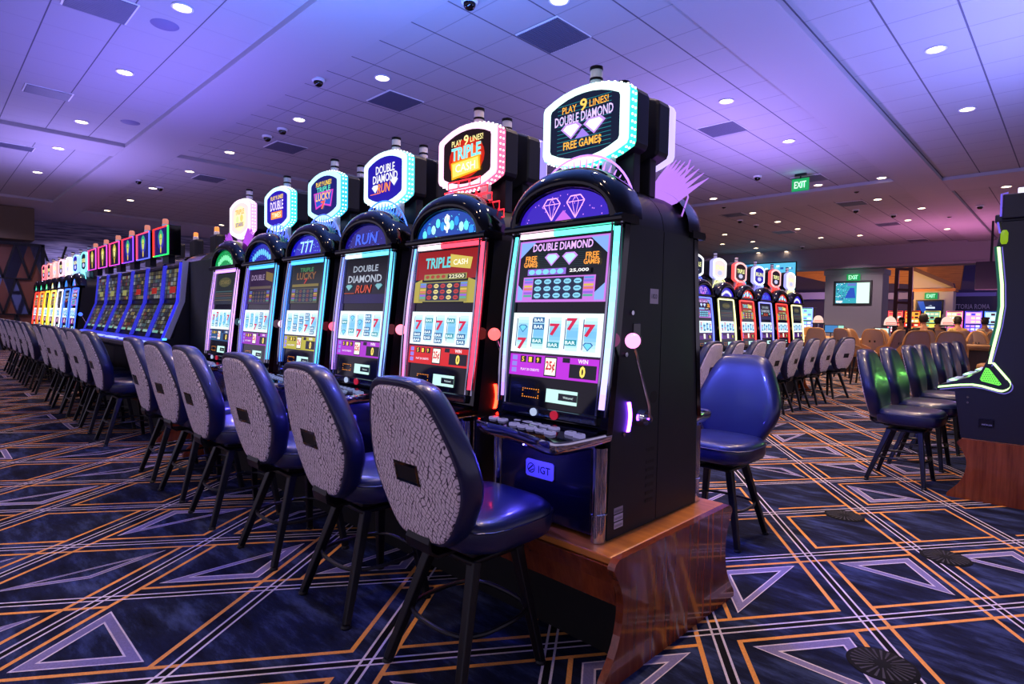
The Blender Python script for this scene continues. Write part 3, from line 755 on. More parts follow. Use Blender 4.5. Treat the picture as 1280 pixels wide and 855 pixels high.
def crest(kind, colr, t):
    g = glow(colr, 2.2 if kind != 'wings' else 1.1); mb = MB(); y = .19
    if kind == 'rays':
        mb.tube([(.272 * math.cos(PI * i / 24), y, 1.25 + .262 * math.sin(PI * i / 24)) for i in range(25)], .0045, 6)
        mb.tube([(.235 * math.cos(PI * i / 24), y, 1.27 + .185 * math.sin(PI * i / 24)) for i in range(25)], .003, 6)
        for i in range(3, 22):
            an = PI * i / 24; c, s = math.cos(an), math.sin(an)
            mb.tube([(.225 * c, y, 1.262 + .185 * s), (.258 * c, y, 1.255 + .245 * s)], [.007, .0015], 5)
    elif kind == 'bricks':
        for r in range(5):
            n = 7 - r
            for i in range(n):
                x = (-n / 2 + i) * .085 + .0425; z = 1.31 + r * .045
                if abs(x) > .27: continue
                mb.tube([(x - .038, y + .01 * (r % 2), z), (x + .038, y + .01 * (r % 2), z), (x + .038, y + .01 * (r % 2), z + .036), (x - .038, y + .01 * (r % 2), z + .036)], .0038, 5, True)
    elif kind == 'cloud':
        rn = random.Random(5)
        for i in range(13):
            an = PI * (i + .5) / 13; x, z = .24 * math.cos(an), 1.26 + .225 * math.sin(an); r = .032 + .01 * rn.random()
            mb.tube([(x + r * math.cos(2 * PI * k / 10), y, z + r * math.sin(2 * PI * k / 10)) for k in range(10)], .0035, 5, True)
    else:
        for s in (-1, 1):
            for i in range(9):
                a0 = math.radians(28 + i * 5.); L = .35 - i * .02
                x0, z0 = s * (.05 + i * .004), 1.31 + i * .012
                tip = (x0 + s * L * math.cos(a0 * .72), z0 + L * math.sin(a0) * .78)
                wd = .017
                mb.prism([(x0, y, z0), (x0 + s * L * .5 * math.cos(a0 * .7), y, z0 + L * .5 * math.sin(a0) * .7 + wd), (tip[0], y, tip[1]), (x0 + s * L * .55 * math.cos(a0 * .7), y, z0 + L * .5 * math.sin(a0) * .7 - wd)], (0, .006, 0))
            mb.tube([(s * .29, y, 1.53), (s * .26, y, 1.45), (s * .285, y, 1.37), (s * .25, y, 1.27)], .004, 6)
        mb.tube([(.13 * math.cos(2 * PI * i / 20), y, 1.36 + .09 * math.sin(2 * PI * i / 20)) for i in range(20)], .005, 6, True)
    return mb.build('crest', g, t)

MC = {}
def shared(key, builder, name, m, parent, **kw):
    """first call builds the mesh, later calls reuse its geometry under another material"""
    if key not in MC:
        mb = MB(); builder(mb); o = mb.build(name, m, parent, **kw); MC[key] = (o, kw); return o
    src, kw0 = MC[key]
    o = src.copy(); COL.objects.link(o); o.parent = parent; o.name = name
    if src.data.materials[0] is not m:
        mk = key + m.name
        if mk in MC: o.data = MC[mk]
        else:
            me = src.data.copy(); me.materials.clear(); me.materials.append(m); o.data = me; MC[mk] = me
    return o

def slot_machine(label, loc, rz, group, art='gems', neonR='#40ffe0', neonL='#40ffe0', neonT='#60ffe8', rim='#8affee', rimband='#20e8c8', glyph='#7a40ff', glyphbg='#2a10a0', info='#b02ad0',
                 crestk='rays', crestc='#b080ff', ball='#ff70b0', bar='#7a30ff', button='#c8c0ff', lite=False, side=False, topart=None, ns=2.6, nameit='slot_machine', led=0.):
    t = thing(nameit, label, 'slot machine', loc, rz, group)
    def f(mb):
        mb.prism([(-.288, .035, 0), (-.288, .05, .44), (-.288, .125, 1.2), (-.288, .385, 1.2), (-.288, .385, 0)], (.576, 0, 0))
        ar = arch(.285, .21, 1.195); mb.prism([(x, .13, z) for x, z in ar], (0, .255, 0), smooth=True)
    cab = shared('cab', f, 'cabinet', M_cab, t, bevel=.006, angle=50)
    def f(mb):
        mb.prism([(-.292, fy(.4), .40), (-.292, fy(1.215), 1.215), (-.292, fy(1.215) + .035, 1.215), (-.292, fy(.4) + .035, .40)], (.584, 0, 0))
    shared('face', f, 'face_panel', M_gloss, t, bevel=.012, seg=3)
    def f(mb):
        rings = []
        for y, hw, hh in ((.2, .300, .222), (.13, .305, .228), (.095, .301, .222), (.07, .288, .205), (.056, .27, .178), (.052, .254, .153), (.058, .243, .14), (.09, .24, .135)):
            rings.append([V((x, y, z)) for x, z in arch(hw, hh, 1.22)])
        mb.loft(rings, False, False, False, True)
        mb.prism([(-.305, .058, 1.196), (-.305, .05, 1.212), (-.305, .058, 1.228), (-.305, .17, 1.228), (-.305, .17, 1.196)], (.61, 0, 0))
    shared('hood', f, 'hood', M_gloss, t, bevel=0, angle=60)
    # lit half-round glyph panel in the hood
    def frg(u, v, w): return V((u, .086 - w, 1.238 + v))
    mb = MB(); a = Art(mb, frg)
    ar = arch(.242, .137, -.02, 18, 2.0)
    a.poly([(x, z) for x, z in ar], glyphbg); a.up()
    rn = random.Random(len(label))
    for i in range(34 if not lite else 12):
        an = PI * rn.random(); r = .25 + .7 * math.sqrt(rn.random()); a.ell(.22 * r * math.cos(an), .12 * r * math.sin(an) - .012, .003, .003, glyph, 5)
    a.up()
    if art == 'gems':
        for s in (-1, 1):
            cx = s * .07
            cx = s * .062; P = [(cx - .045, .065), (cx - .025, .088), (cx + .025, .088), (cx + .045, .065), (cx, .0)]
            for i in range(5): a.line(P[i], P[(i + 1) % 5], .005, '#ffb0ff')
            a.line((cx - .045, .065), (cx + .045, .065), .003, '#ffb0ff'); a.line((cx - .016, .065), (cx, 0), .0025, '#ffb0ff'); a.line((cx + .016, .065), (cx, 0), .0025, '#ffb0ff'); a.line((cx - .016, .065), (cx, .088), .0025, '#ffb0ff'); a.line((cx + .016, .065), (cx, .088), .0025, '#ffb0ff')
        a.poly([(-.045, -.006), (.045, -.006), (0, .036)], '#c060e0')
    elif art == 'cash':
        for i in range(11): a.ell(-.18 + i * .036, .005 + .068 * math.sin(PI * (i + .5) / 11) * (1 if i % 2 else .6), .018, .024, ['#60f0ff', '#2090f0', '#b0ffff'][i % 3], 8)
        a.up(); a.text('$', 0, .055, .04, .085, '#f0ffff', None, .03)
    elif art == 'lucky': a.text('777', 0, .045, .18, .075, '#b0f0ff', ('#4060ff', .03), .0)
    elif art == 'run': a.text('RUN', 0, .04, .24, .06, '#3a60ff', ('#101060', .03), .02, .2)
    else:
        for i in range(9): a.ell(-.15 + i * .0375, .0 + .06 * math.sin(PI * (i + .5) / 9), .02, .026, glyph, 7)
    mb.build('glyph_panel', A_scr, t)
    # neon strips
    def strip(sx, c):
        top, bot = c if isinstance(c, tuple) else (c, c); ct, cb = rgb(top), rgb(bot)
        mb = MB(); n = 12; hw = (.014 if sx > 0 else .0075) * (.72 if lite else 1.); px = None
        for i in range(n + 1):
            z = .495 + (1.185 - .495) * i / n; x = sx * (.262 + .01 * math.sin(PI * i / n)); y = fy(z) - .008 - .006 * math.sin(PI * i / n)
            r = [V((x - hw, y + .012, z)), V((x - hw * .8, y - .004, z)), V((x + hw * .8, y - .004, z)), V((x + hw, y + .012, z))]
            if px: q = (i - .5) / n; mb.loft([px, r], True, i == 1, i == n, True, tuple(cb[k] * (1 - q) + ct[k] * q for k in range(3)))
            px = r
        mb.build('neon_strip', A_neon, t, angle=80)
    strip(1, neonR); strip(-1, neonL)
    mb = MB(); ct, cb = (neonT if isinstance(neonT, tuple) else (neonT, neonT))
    mb.box(-.24, -.05, fy(1.185) - .012, fy(1.185) + .01, 1.173, 1.193, cb); mb.box(-.05, .24, fy(1.185) - .012, fy(1.185) + .01, 1.173, 1.193, ct); mb.build('neon_strip', A_neon, t)
    if not lite:
        for sx in (-1, 1):
            for dx in (-.021, .021):
                def f(mb): mb.tube([(sx * (.262 + .01 * math.sin(PI * i / 8)) + dx, fy(.47 + .73 * i / 8) - .012 - .006 * math.sin(PI * i / 8), .47 + .73 * i / 8) for i in range(9)], .0042, 6)
                shared('ct%d%.2f' % (sx, dx), f, 'chrome_trim', M_chrome, t)
    W = .475
    def fr(zc): return lambda u, v, w: V((u - .004, fy(zc + v) - .003 - w, zc + v))
    mb = MB(); a = Art(mb, fr(1.031)); a.rect(-W / 2, W / 2, -.131, .131, '#060a10'); a.up(); upper_art(a, art, W, .262, lite)
    mb.build('pay_screen', A_scr if art in ('gems', 'cash') else A_dim2, t)
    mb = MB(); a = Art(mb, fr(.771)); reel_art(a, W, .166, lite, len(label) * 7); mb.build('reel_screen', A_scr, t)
    mb = MB(); a = Art(mb, fr(.638)); info_art(a, W * .99, .096, info, lite); mb.build('credit_screen', A_scr, t)
    mb = MB(); a = Art(mb, fr(.52))
    for i in range(8):
        for v in (-.017, .017): a.ell(-.145 + i * .0125, v, .0028, .0028, '#ff9a20', 6)
    for v in (-.008, .008): a.ell(-.145, v, .0028, .0028, '#ff9a20', 6); a.ell(-.0575, v, .0028, .0028, '#ff9a20', 6)
    a.rect(-.015, .145, -.027, .027, '#bfeee6'); a.up(); a.rect(.05, .145, -.014, .014, '#0a1014'); a.up()
    if not lite: a.text('Welcome!', .1, 0, .05, .009, '#d8f0f0')
    mb.build('player_display', A_scr, t)
    # button deck: chrome lip with a dark top and lit buttons
    front = [(-.285, -.105), (-.25, -.145), (-.15, -.165), (-.05, -.165), (.05, -.195), (.14, -.225), (.22, -.25), (.262, -.245), (.285, -.2), (.292, -.09)]
    def f(mb):
        o = [(-.292, .05)] + front + [(.292, .05)]
        def ring(k, z, dz=0): return [V((x * k, y * k if y < 0 else y, z + dz * (y < 0) * (-y))) for x, y in o]
        mb.loft([ring(.9, .355), ring(.985, .378), ring(1., .398), ring(.985, .408), ring(.955, .404)], True, True, False, True)
    shared('deck', f, 'button_deck', M_chrome, t, angle=60)
    def f(mb): 
        o = [(-.28, .05)] + [(x * .955, y * .955) for x, y in front] + [(.28, .05)]
        mb.poly([V((x, y, .4045 + max(0, y + .02) * .35)) for x, y in reversed(o)])
    shared('decktop', f, 'deck_top', M_gloss, t)
    bx = [(-.205, -.085), (-.148, -.09)] + [(-.09 + i * .05, -.055 - i * .004) for i in range(5)] + [(-.055 + i * .052, -.118 - i * .007) for i in range(5)] + [(.205, -.09), (.252, -.1)]
    if lite:
        def f(mb):
            for x, y in bx: mb.box(x - .02, x + .02, y - .016, y + .016, .405, .417)
        shared('btnl', f, 'button_row', glow(button, .9), t)
    else:
        for x, y in bx:
            def f(mb): mb.loft([superring(.0198 * k, .0165 * k, z, 0, 7, 20) for z, k in ((.403, 1.), (.414, 1.), (.419, .92), (.4195, .5))], True, False, True, True)
            b = shared('btn', f, 'button', glow(button, .42), t, angle=50); b.location = (x, y, 0)
            def f(mb): mb.box(-.011, .011, -.003, .003, .4196, .4202)
            c = shared('btnm', f, 'button_mark', M_dark, b)
    # bill validator / card slot strip under the face
    def f(mb):
        mb.box(-.25, .25, .0, .03, .43, .468)
    shared('strip', f, 'card_slot_strip', M_dchrome, t, bevel=.006)
    if not lite:
        mb = MB(); mb.cyl((-.06, .002, .449), (-.06, -.008, .449), .016, n=16); mb.build('card_slot_light', glow('#c8d8ff', .8), t)
        mb = MB(); mb.cyl((.05, .002, .449), (.05, -.008, .449), .018, n=16); mb.build('cash_slot_light', glow('#d02040', .7), t)
    # lower belly
    def f(mb): mb.box(-.24, .24, -.002, .03, .02, .36); 
    shared('belly', f, 'belly_door', mat('belly_blue_black', '#060722', .22, coat=.4), t, bevel=.004)
    if side or not lite:
        mb = MB()
        mb.loft([[V((cx, -.0035, cz)) for cx, cz in ((-.09 + .008, .185), (.06 - .008, .185), (.06, .193), (.06, .247), (.052, .255), (-.082, .255), (-.09, .247), (-.09, .193))]] * 1 +
                [[V((cx, -.008, cz)) for cx, cz in ((-.09 + .008, .185), (.06 - .008, .185), (.06, .193), (.06, .247), (.052, .255), (-.082, .255), (-.09, .247), (-.09, .193))]], True, False, True, False)
        bd = mb.build('maker_badge', mat('violet_badge', '#8a84d8', .35, emis='#5a50c8', strength=.06), t)
        mb = MB(); a = Art(mb, lambda u, v, w: V((-.015 + u, -.0085 - w, .22 + v)))
        a.text('IGT', .025, 0, .062, .03, '#141050', None, .01); a.ell(-.045, 0, .021, .021, '#141050', 16); a.up(); a.ell(-.045, 0, .017, .017, '#8a84d8', 16); a.up(); a.line((-.06, -.01), (-.035, .012), .006, '#141050'); a.line((-.055, -.016), (-.03, -.002), .004, '#141050')
        mb.build('badge_lettering', A_print, bd)
    for s in (-1, 1):
        def f(mb):
            pts = [(s * .265 + .026 * math.cos(2 * PI * k / 14), .015 - .032 * math.sin(2 * PI * k / 14)) for k in range(14)]
            mb.loft([[V((x, y, z)) for x, y in pts] for z in (0., .10, .101, .345, .355)], True, True, True, True)
            mb.tube([(s * .265 + .028 * math.cos(2 * PI * k / 14), .015 + .034 * math.sin(2 * PI * k / 14), .105) for k in range(14)], .0035, 6, True)
        shared('cols%d' % s, f, 'chrome_column', M_chrome, t, angle=50)
    # lever on the right-hand side with its lit knob and side light
    if True:
        def f(mb):
            mb.cyl((.289, .25, .445), (.315, .25, .445), .035, .028, 18); mb.cyl((.315, .25, .445), (.335, .25, .445), .014, n=12)
            mb.tube([(.33, .25, .43), (.332, .235, .50), (.335, .17, .62), (.337, .112, .735)], [.0075, .007, .006, .006], 8)
        lv = shared('lever', f, 'lever_arm', M_chrome, t)
        def f(mb): mb.sphere((.337, .10, .755), .029, 18, 12)
        shared('ball', f, 'lever_knob', glow(ball, 2.6), lv)
        if not lite:
            def f(mb): mb.loft([[V((.289, .155 + .012 * math.sin(PI * i / 8) + a_, .40 + .115 * i / 8)) for a_ in (-.008, .008)] + [V((.296, .155 + .012 * math.sin(PI * i / 8) + a_, .40 + .115 * i / 8)) for a_ in (.008, -.008)] for i in range(9)], True, True, True, True)
            shared('sbar', f, 'side_light', glow(bar, 26.), t)
    if side:
        mb = MB()
        for i in range(6): mb.box(.2878, .2895, .30, .36, .09 + i * .032, .103 + i * .032)
        mb.build('side_vent', M_dark, cab)
        mb = MB(); mb.box(.2878, .2895, .30, .36, .30, .315); mb.build('vent_handle', M_dark, cab)
        mb = MB(); mb.cyl((.2878, .345, .52), (.289, .345, .52), .026, n=20); mb.build('round_cap', M_dark, cab)
        mb = MB(); a = Art(mb, lambda u, v, w: V((.2885 + w, .325 + u, .93 + v)))
        a.rect(-.032, .032, -.03, .03, '#d0c4cc'); a.up(); a.text('1820', 0, 0, .042, .018, '#20202a', None, .01)
        mb.build('number_label', A_print, cab)
        mb = MB(); a = Art(mb, lambda u, v, w: V((.2885 + w, .11 + u, .075 + v)))
        for q, c in ((.028, '#9a98b0'), (0, '#c8c4e0'), (-.028, '#c8c4d8')):
            a.rect(-.03, .03, q - .012, q + .012, c); a.up()
            for i in range(9): a.rect(-.025 + i * .0057, -.0225 + i * .0057, q - .007, q + .003, '#28283a')
            a.up()
        mb.build('barcode_label', A_print, cab)
        mb = MB()
        for y, z in ((.16, .86), (.125, .70), (.125, .395)): mb.cyl((.288, y, z), (.297, y, z), .009, n=12)
        mb.build('side_lock', M_chrome, cab)
        mb = MB(); mb.box(.288, .292, .175, .225, .76, .82); mb.box(.288, .2925, .19, .235, .735, .77); mb.build('side_latch', M_gloss, cab, bevel=.003)
    # topper: black box, glowing band, rim and face
    TW, TH, TZ = .452, .335, 1.645
    def f(mb):
        mb.loft([[V((x, y, z)) for x, z in topper_outline(TW, TH, TZ, k)] for y, k in ((.262, .93), (.262, 1.), (.345, 1.), (.352, .96))], True, True, True, False)
        mb.box(-.19, .19, .30, .35, 1.36, 1.55)
    tp = shared('topbox', f, 'topper_box', M_cab, t, bevel=.004)
    def f(mb):
        mb.loft([[V((x, y, z)) for x, z in topper_outline(TW, TH, TZ, k)] for y, k in ((.26, .99), (.255, 1.), (.215, 1.), (.205, .985))], True, False, False, True)
    shared('topband', f, 'glowing_band', glow(rimband, 1.5), tp, angle=70)
    def f(mb):
        mb.loft([[V((x, y, z)) for x, z in topper_outline(TW, TH, TZ, k)] for y, k in ((.207, .99), (.198, .965), (.196, .88), (.203, .80))], True, False, False, True)
    shared('toprim', f, 'glowing_rim', glow(rim, 1.7), tp, angle=70)
    mb = MB(); a = Art(mb, lambda u, v, w: V((u, .203 - w, TZ + v)))
    a.poly([(x, z - TZ) for x, z in reversed(topper_outline(TW, TH, TZ, .81))], BGC[topart or art]); topper_art(a, topart or art, TW * .84, TH * .84) if not lite else (a.up(), a.text({'cash': 'TRIPLE', 'stars': 'STARS', 'gems': 'DOUBLE', 'run': 'RUN', 'lucky': 'LUCKY', 'double': 'DOUBLE'}[topart or art], 0, .02, .28, .06, '#f0f0a0', None, .03), a.ell(0, -.06, .08, .035, '#c0c0f0', 10))
    mb.build('topper_face', A_scr, tp)
    if not lite:
        def f(mb):
            ol = topper_outline(TW, TH, TZ, 1.003, 14)
            for y in (.222, .243):
                for i in range(len(ol)):
                    (x0, z0), (x1, z1) = ol[i], ol[(i + 1) % len(ol)]; L = math.hypot(x1 - x0, z1 - z0); m_ = max(1, int(L / .026))
                    for q in range(m_): u = (q + .5) / m_; x, z = x0 + (x1 - x0) * u, z0 + (z1 - z0) * u; mb.box(x - .0035, x + .0035, y - .0035, y + .0035, z - .0035, z + .0035)
        bb = shared('bulbs', f, 'band_bulbs', glow('#ffffff', 3.), tp); bb['kind'] = 'stuff'
    for s in (-1, 1):
        def f(mb): mb.box(s * .105 - .025, s * .105 + .025, .23, .26, 1.38, 1.52)
        shared('stem%d' % s, f, 'topper_stem', M_white, t, bevel=.003)
    crest(crestk, crestc, t)
    if not lite or led:
        l = lamp('SPOT', 'hood_led', (0, -.03, 1.19), led or 26., (.09, .11, 1.), .012, (math.radians(-34), 0, 0), spot=2.3); l.parent = t
        l = lamp('POINT', 'deck_led', (0, -.13, .33), 2.6, (.10, .08, 1.), .012); l.parent = t
    # candle: banded beacon
    def f(mb):
        z = 1.803
        for i, (h, c) in enumerate(((.012, '#101018'), (.034, '#c8c8da'), (.010, '#101018'), (.034, '#c8c8da'), (.014, '#101018'))):
            r = .0265 if c != '#101018' else .0285
            mb.cyl((0, .285, z), (0, .285, z + h), r, n=18, col=c); z += h
    shared('candle', f, 'beacon', A_print, t)
    return t

A_dim2 = art_mat('mid_screen', .8)
GA = 'reel slot machines in the nearest lit row'
XA = [-1.525 - .743 * k for k in range(6)]
YA, ZA = 1.76, .452
slot_machine('nearest reel slot with teal lit topper of two white gems and purple half-round panel', (XA[0], YA, ZA), 0, GA, 'gems', ('#58ffe8', '#b090ff'), ('#50f0f0', '#a070e0'), ('#60ffe0', '#f0c8e0'), '#d8fff8', '#38f0d0', '#d080ff', '#3014b0', '#b428d0', 'rays', '#b07aff', '#ff8ad8', '#7a38ff', '#b8b0ff', side=True)
slot_machine('reel slot with red-pink neon, fiery ticket topper and stacked red brick crest', (XA[1], YA, ZA), 0, GA, 'cash', ('#ff4868', '#ff3050'), ('#58a8ff', '#ff60a0'), ('#ff4058', '#ffe0f0'), '#ffc8ec', '#ff6a98', '#60e8ff', '#1040a0', '#c81c14', 'bricks', '#ff2838', '#ff5a5a', '#ff2010', '#ff8080')
slot_machine('blue-neon reel slot, its topper showing an orange script word between white gems', (XA[2], YA, ZA), 0, GA, 'run', ('#58d0ff', '#8098ff'), ('#6a8aff', '#a878ff'), ('#60d8ff', '#c8f0ff'), '#d0faff', '#58e0ff', '#4a60ff', '#140c70', '#a028c0', 'rays', '#3a70ff', '#ff7890', '#ff3040', '#a8b8ff')
slot_machine('reel slot with blue neon, triple seven hood panel and yellow credit strip', (XA[3], YA, ZA), 0, GA, 'lucky', '#50b8ff', '#4a80ff', '#40b0ff', '#b0f0ff', '#38c0ff', '#90e0ff', '#1210b0', '#a8a018', 'rays', '#5070ff', '#ff5070', '#ff3040', '#a8b8ff')
slot_machine('reel slot with pale blue neon, cloudy blue crest and orange ticket on its topper', (XA[4], YA, ZA), 0, GA, 'double', '#48a8ff', '#6a60ff', '#40a8f0', '#c0ffff', '#40e0f0', '#60c0ff', '#0a18a0', '#8a1ea8', 'cloud', '#4a60ff', '#ffc0e8', '#ff3040', '#a8b0ff')
slot_machine('reel slot with lilac neon, green half-round panel and pink winged crest at row end', (XA[5], YA, ZA), 0, GA, 'stars', '#d898ff', '#c890ff', '#c890ff', '#ffe0ff', '#f0a8ff', '#80ffb0', '#0a8a48', '#1c4a78', 'wings', '#b048e0', '#a0e0ff', '#8090ff', '#b8b0ff')
GB = 'reel slot machines back to back behind the lit row'
LB = ['seen from behind: winged lilac crest and green neon edge', 'black topper back behind the red-pink slot', 'black topper back behind the blue lettered slot', 'black topper back behind the triple seven slot', 'black topper back behind the cloudy crest slot', 'black topper back behind the last slot of the row']
for k in range(6):
    slot_machine('reel slot facing away, ' + LB[k], (XA[k], 2.535, ZA), PI, GB, ['stars', 'cash', 'gems', 'run', 'stars', 'gems'][k], '#a8ff50' if k == 0 else '#5080ff', '#78ff40' if k == 0 else '#5080ff', '#80ff60', '#e0d0ff', '#c0b0ff' if k == 0 else '#9080ff', '#8080ff', '#2010a0', '#802080', 'wings' if k == 0 else 'rays', '#c080ff', lite=True, led=75. if k < 2 else 0.)

# wooden plinths under the machine banks
def base_curve(y0, y1, z1):
    """end-panel outline with a scooped front and back"""
    f = [(y0 + .02, z1), (y0, z1 - .012), (y0 - .012, z1 - .035), (y0 + .015, z1 - .075), (y0 + .045, z1 - .14), (y0 + .05, z1 - .20), (y0 + .035, z1 - .28), (y0 + .0, z1 - .35), (y0 - .05, z1 - .41), (y0 - .06, z1 - .43), (y0 - .06, 0)]
    f = catmull(f[:-1], 2) + [f[-1]]
    m = (y0 + y1) / 2
    return f + [(2 * m - y, z) for y, z in reversed(f)]
def plinth(label, x0, x1, y0, y1, z1=.45):
    t = thing('wooden_plinth', label, 'plinth', ((x0 + x1) / 2, (y0 + y1) / 2, 0)); ox, oy = (x0 + x1) / 2, (y0 + y1) / 2
    for s in (1, -1):
        xe = (x1 - ox) if s > 0 else (x0 - ox)
        mb = MB(); mb.prism([(xe, y - oy, z) for y, z in base_curve(y0, y1, z1)], (-s * .03, 0, 0)); mb.build('end_panel', M_wood, t, bevel=.003)
    mb = MB(); mb.box(x0 - ox + .031, x1 - ox - .031, y0 - oy + .01, y1 - oy - .01, z1 - .028, z1); mb.build('top_board', M_woodtop, t, bevel=.006)
    mb = MB(); mb.prism([(x0 - ox + .031, y - oy, z) for y, z in ((y0 - .002, z1 - .029), (y0 + .03, z1 - .10), (y0 + .055, z1 - .19), (y0 + .09, z1 - .19), (y0 + .07, z1 - .029))], (x1 - x0 - .062, 0, 0)); mb.build('apron', M_wood, t, bevel=.003)
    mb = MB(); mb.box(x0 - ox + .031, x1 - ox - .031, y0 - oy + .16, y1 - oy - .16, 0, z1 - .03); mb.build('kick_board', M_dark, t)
    return t
plinth('long mahogany plinth with a scooped end panel under the nearest slot row', -5.62, -1.109, 1.675, 2.60)

# ------------------------------------------------------------------ chairs
GCH = 'navy chairs with crackle fabric backs along the nearest slot row'
XC = [-1.585, -2.29, -3.035, -3.81, -4.47, -5.11]
CL = ['largest navy chair with crackle fabric back, in front of the nearest gem slot', 'navy chair with crackle fabric back, second from the camera, before the red-pink slot', 'navy chair with crackle fabric back, third from the camera',
      'navy chair with crackle fabric back, fourth from the camera', 'navy chair with crackle fabric back, fifth from the camera', 'navy chair with crackle fabric back, last of the nearest six']
proto = make_chair(CL[0], GCH); proto.location = (XC[0], 1.40, 0)
for k in range(1, 6): dup(proto, (XC[k], 1.40 + .01 * (k % 3), 0), [0, -.03, .02, -.02, .05, -.04][k], CL[k])
def more_chairs(posts, labels, group):
    for (x, y, rz), lb in zip(posts, labels):
        o = dup(proto, (x, y, 0), rz, lb); o['group'] = group
more_chairs([(-1.52, 3.40, PI), ], ['navy chair facing the camera behind the nearest plinth end, bright blue cushion'], 'chairs on the far side of the nearest slot row')
more_chairs([(-2.3, 3.38, PI + .05)], ['navy chair mostly hidden beside the bright blue cushion chair'], 'chairs on the far side of the nearest slot row')

# ------------------------------------------------------------------ far bank of reel slots (left end) and the side row (right, facing +x)
GD = 'reel slot machines in the far left bank'
dcol = ['#3a60ff', '#4070ff', '#e8e0ff', '#ffe860', '#ffd030', '#ff8030', '#ff3828']
dn = ['blue', 'pale blue', 'white', 'pale yellow', 'yellow', 'orange', 'red']
dg = ['#3080ff', '#4090ff', '#b0c0ff', '#ffe080', '#40e080', '#30e070', '#20c060']
dr = ['#80e8ff', '#90c0ff', '#ffffff', '#ffc0d8', '#ffa0a0', '#ff9090', '#ff7080']
for k in range(7):
    slot_machine('distant reel slot with %s neon strips in the bank at far left' % dn[k], (-12.12 - .743 * k, YA + .02, ZA), 0, GD, ['gems', 'run', 'stars', 'cash', 'stars', 'cash', 'cash'][k], dcol[k], dcol[k], dcol[k], dr[k], dr[k], '#b0ffd0', dg[k], '#802080', 'rays', dr[k], dcol[k], lite=True, ns=3.)
plinth('mahogany plinth under the far left bank of neon slots', -17.0, -11.78, 1.675, 2.60)
GE = 'reel slot machines in the right-hand side row'
ec = [('#6080ff', 'blue'), ('#6070ff', 'dark blue'), ('#f0f0a0', 'pale yellow'), ('#ff4038', 'red'), ('#8080ff', 'violet-blue'), ('#ff3a30', 'bright red'), ('#fff0a0', 'cream')]
for k in range(7):
    c, n_ = ec[k]; y = 7.0 + .76 * k
    lb = ['reel slot with blue neon just past the plinth end of the side row, mostly hidden', 'reel slot with dark blue neon, partly hidden at left of the side row', 'reel slot with pale yellow neon under a white topper in the side row', 'reel slot with red neon nearest the camera among two red ones', 'reel slot with violet-blue neon between two red slots', 'reel slot with red neon farther of the two red ones', 'reel slot with cream neon at the far end of the side row'][k]
    red = 'red' in n_
    slot_machine(lb, (-3.74, y, ZA), PI / 2, GE, ['gems', 'gems', 'stars', 'cash', 'run', 'cash', 'stars'][k], c, c, c, '#ffb0b0' if red else '#ffffff', '#ff5050' if red else '#a0a0ff', '#ffc060' if red else '#e0e0ff', '#c02808' if red else '#2818b0', '#a01a10' if red else '#4a1a70', 'rays', c, '#ffb0a0', lite=True, ns=2.4)
t = plinth('mahogany plinth under the side row of red and white slots', -5.3, -.0, -.47, .47); t.rotation_euler.z = PI / 2; t.location = (-4.16, 9.28, 0)
cy = [6.08, 6.66, 7.33, 8.0, 8.70, 9.42, 10.2, 11.35]
more_chairs([(-3.13, y, PI / 2 + [0, .1, 0, -.05, .04, 0, -.05, -.35][k]) for k, y in enumerate(cy)],
            ['grey-backed navy chair in the side row, %s the camera' % ORD[k] for k in range(8)], 'chairs along the side row of slots')

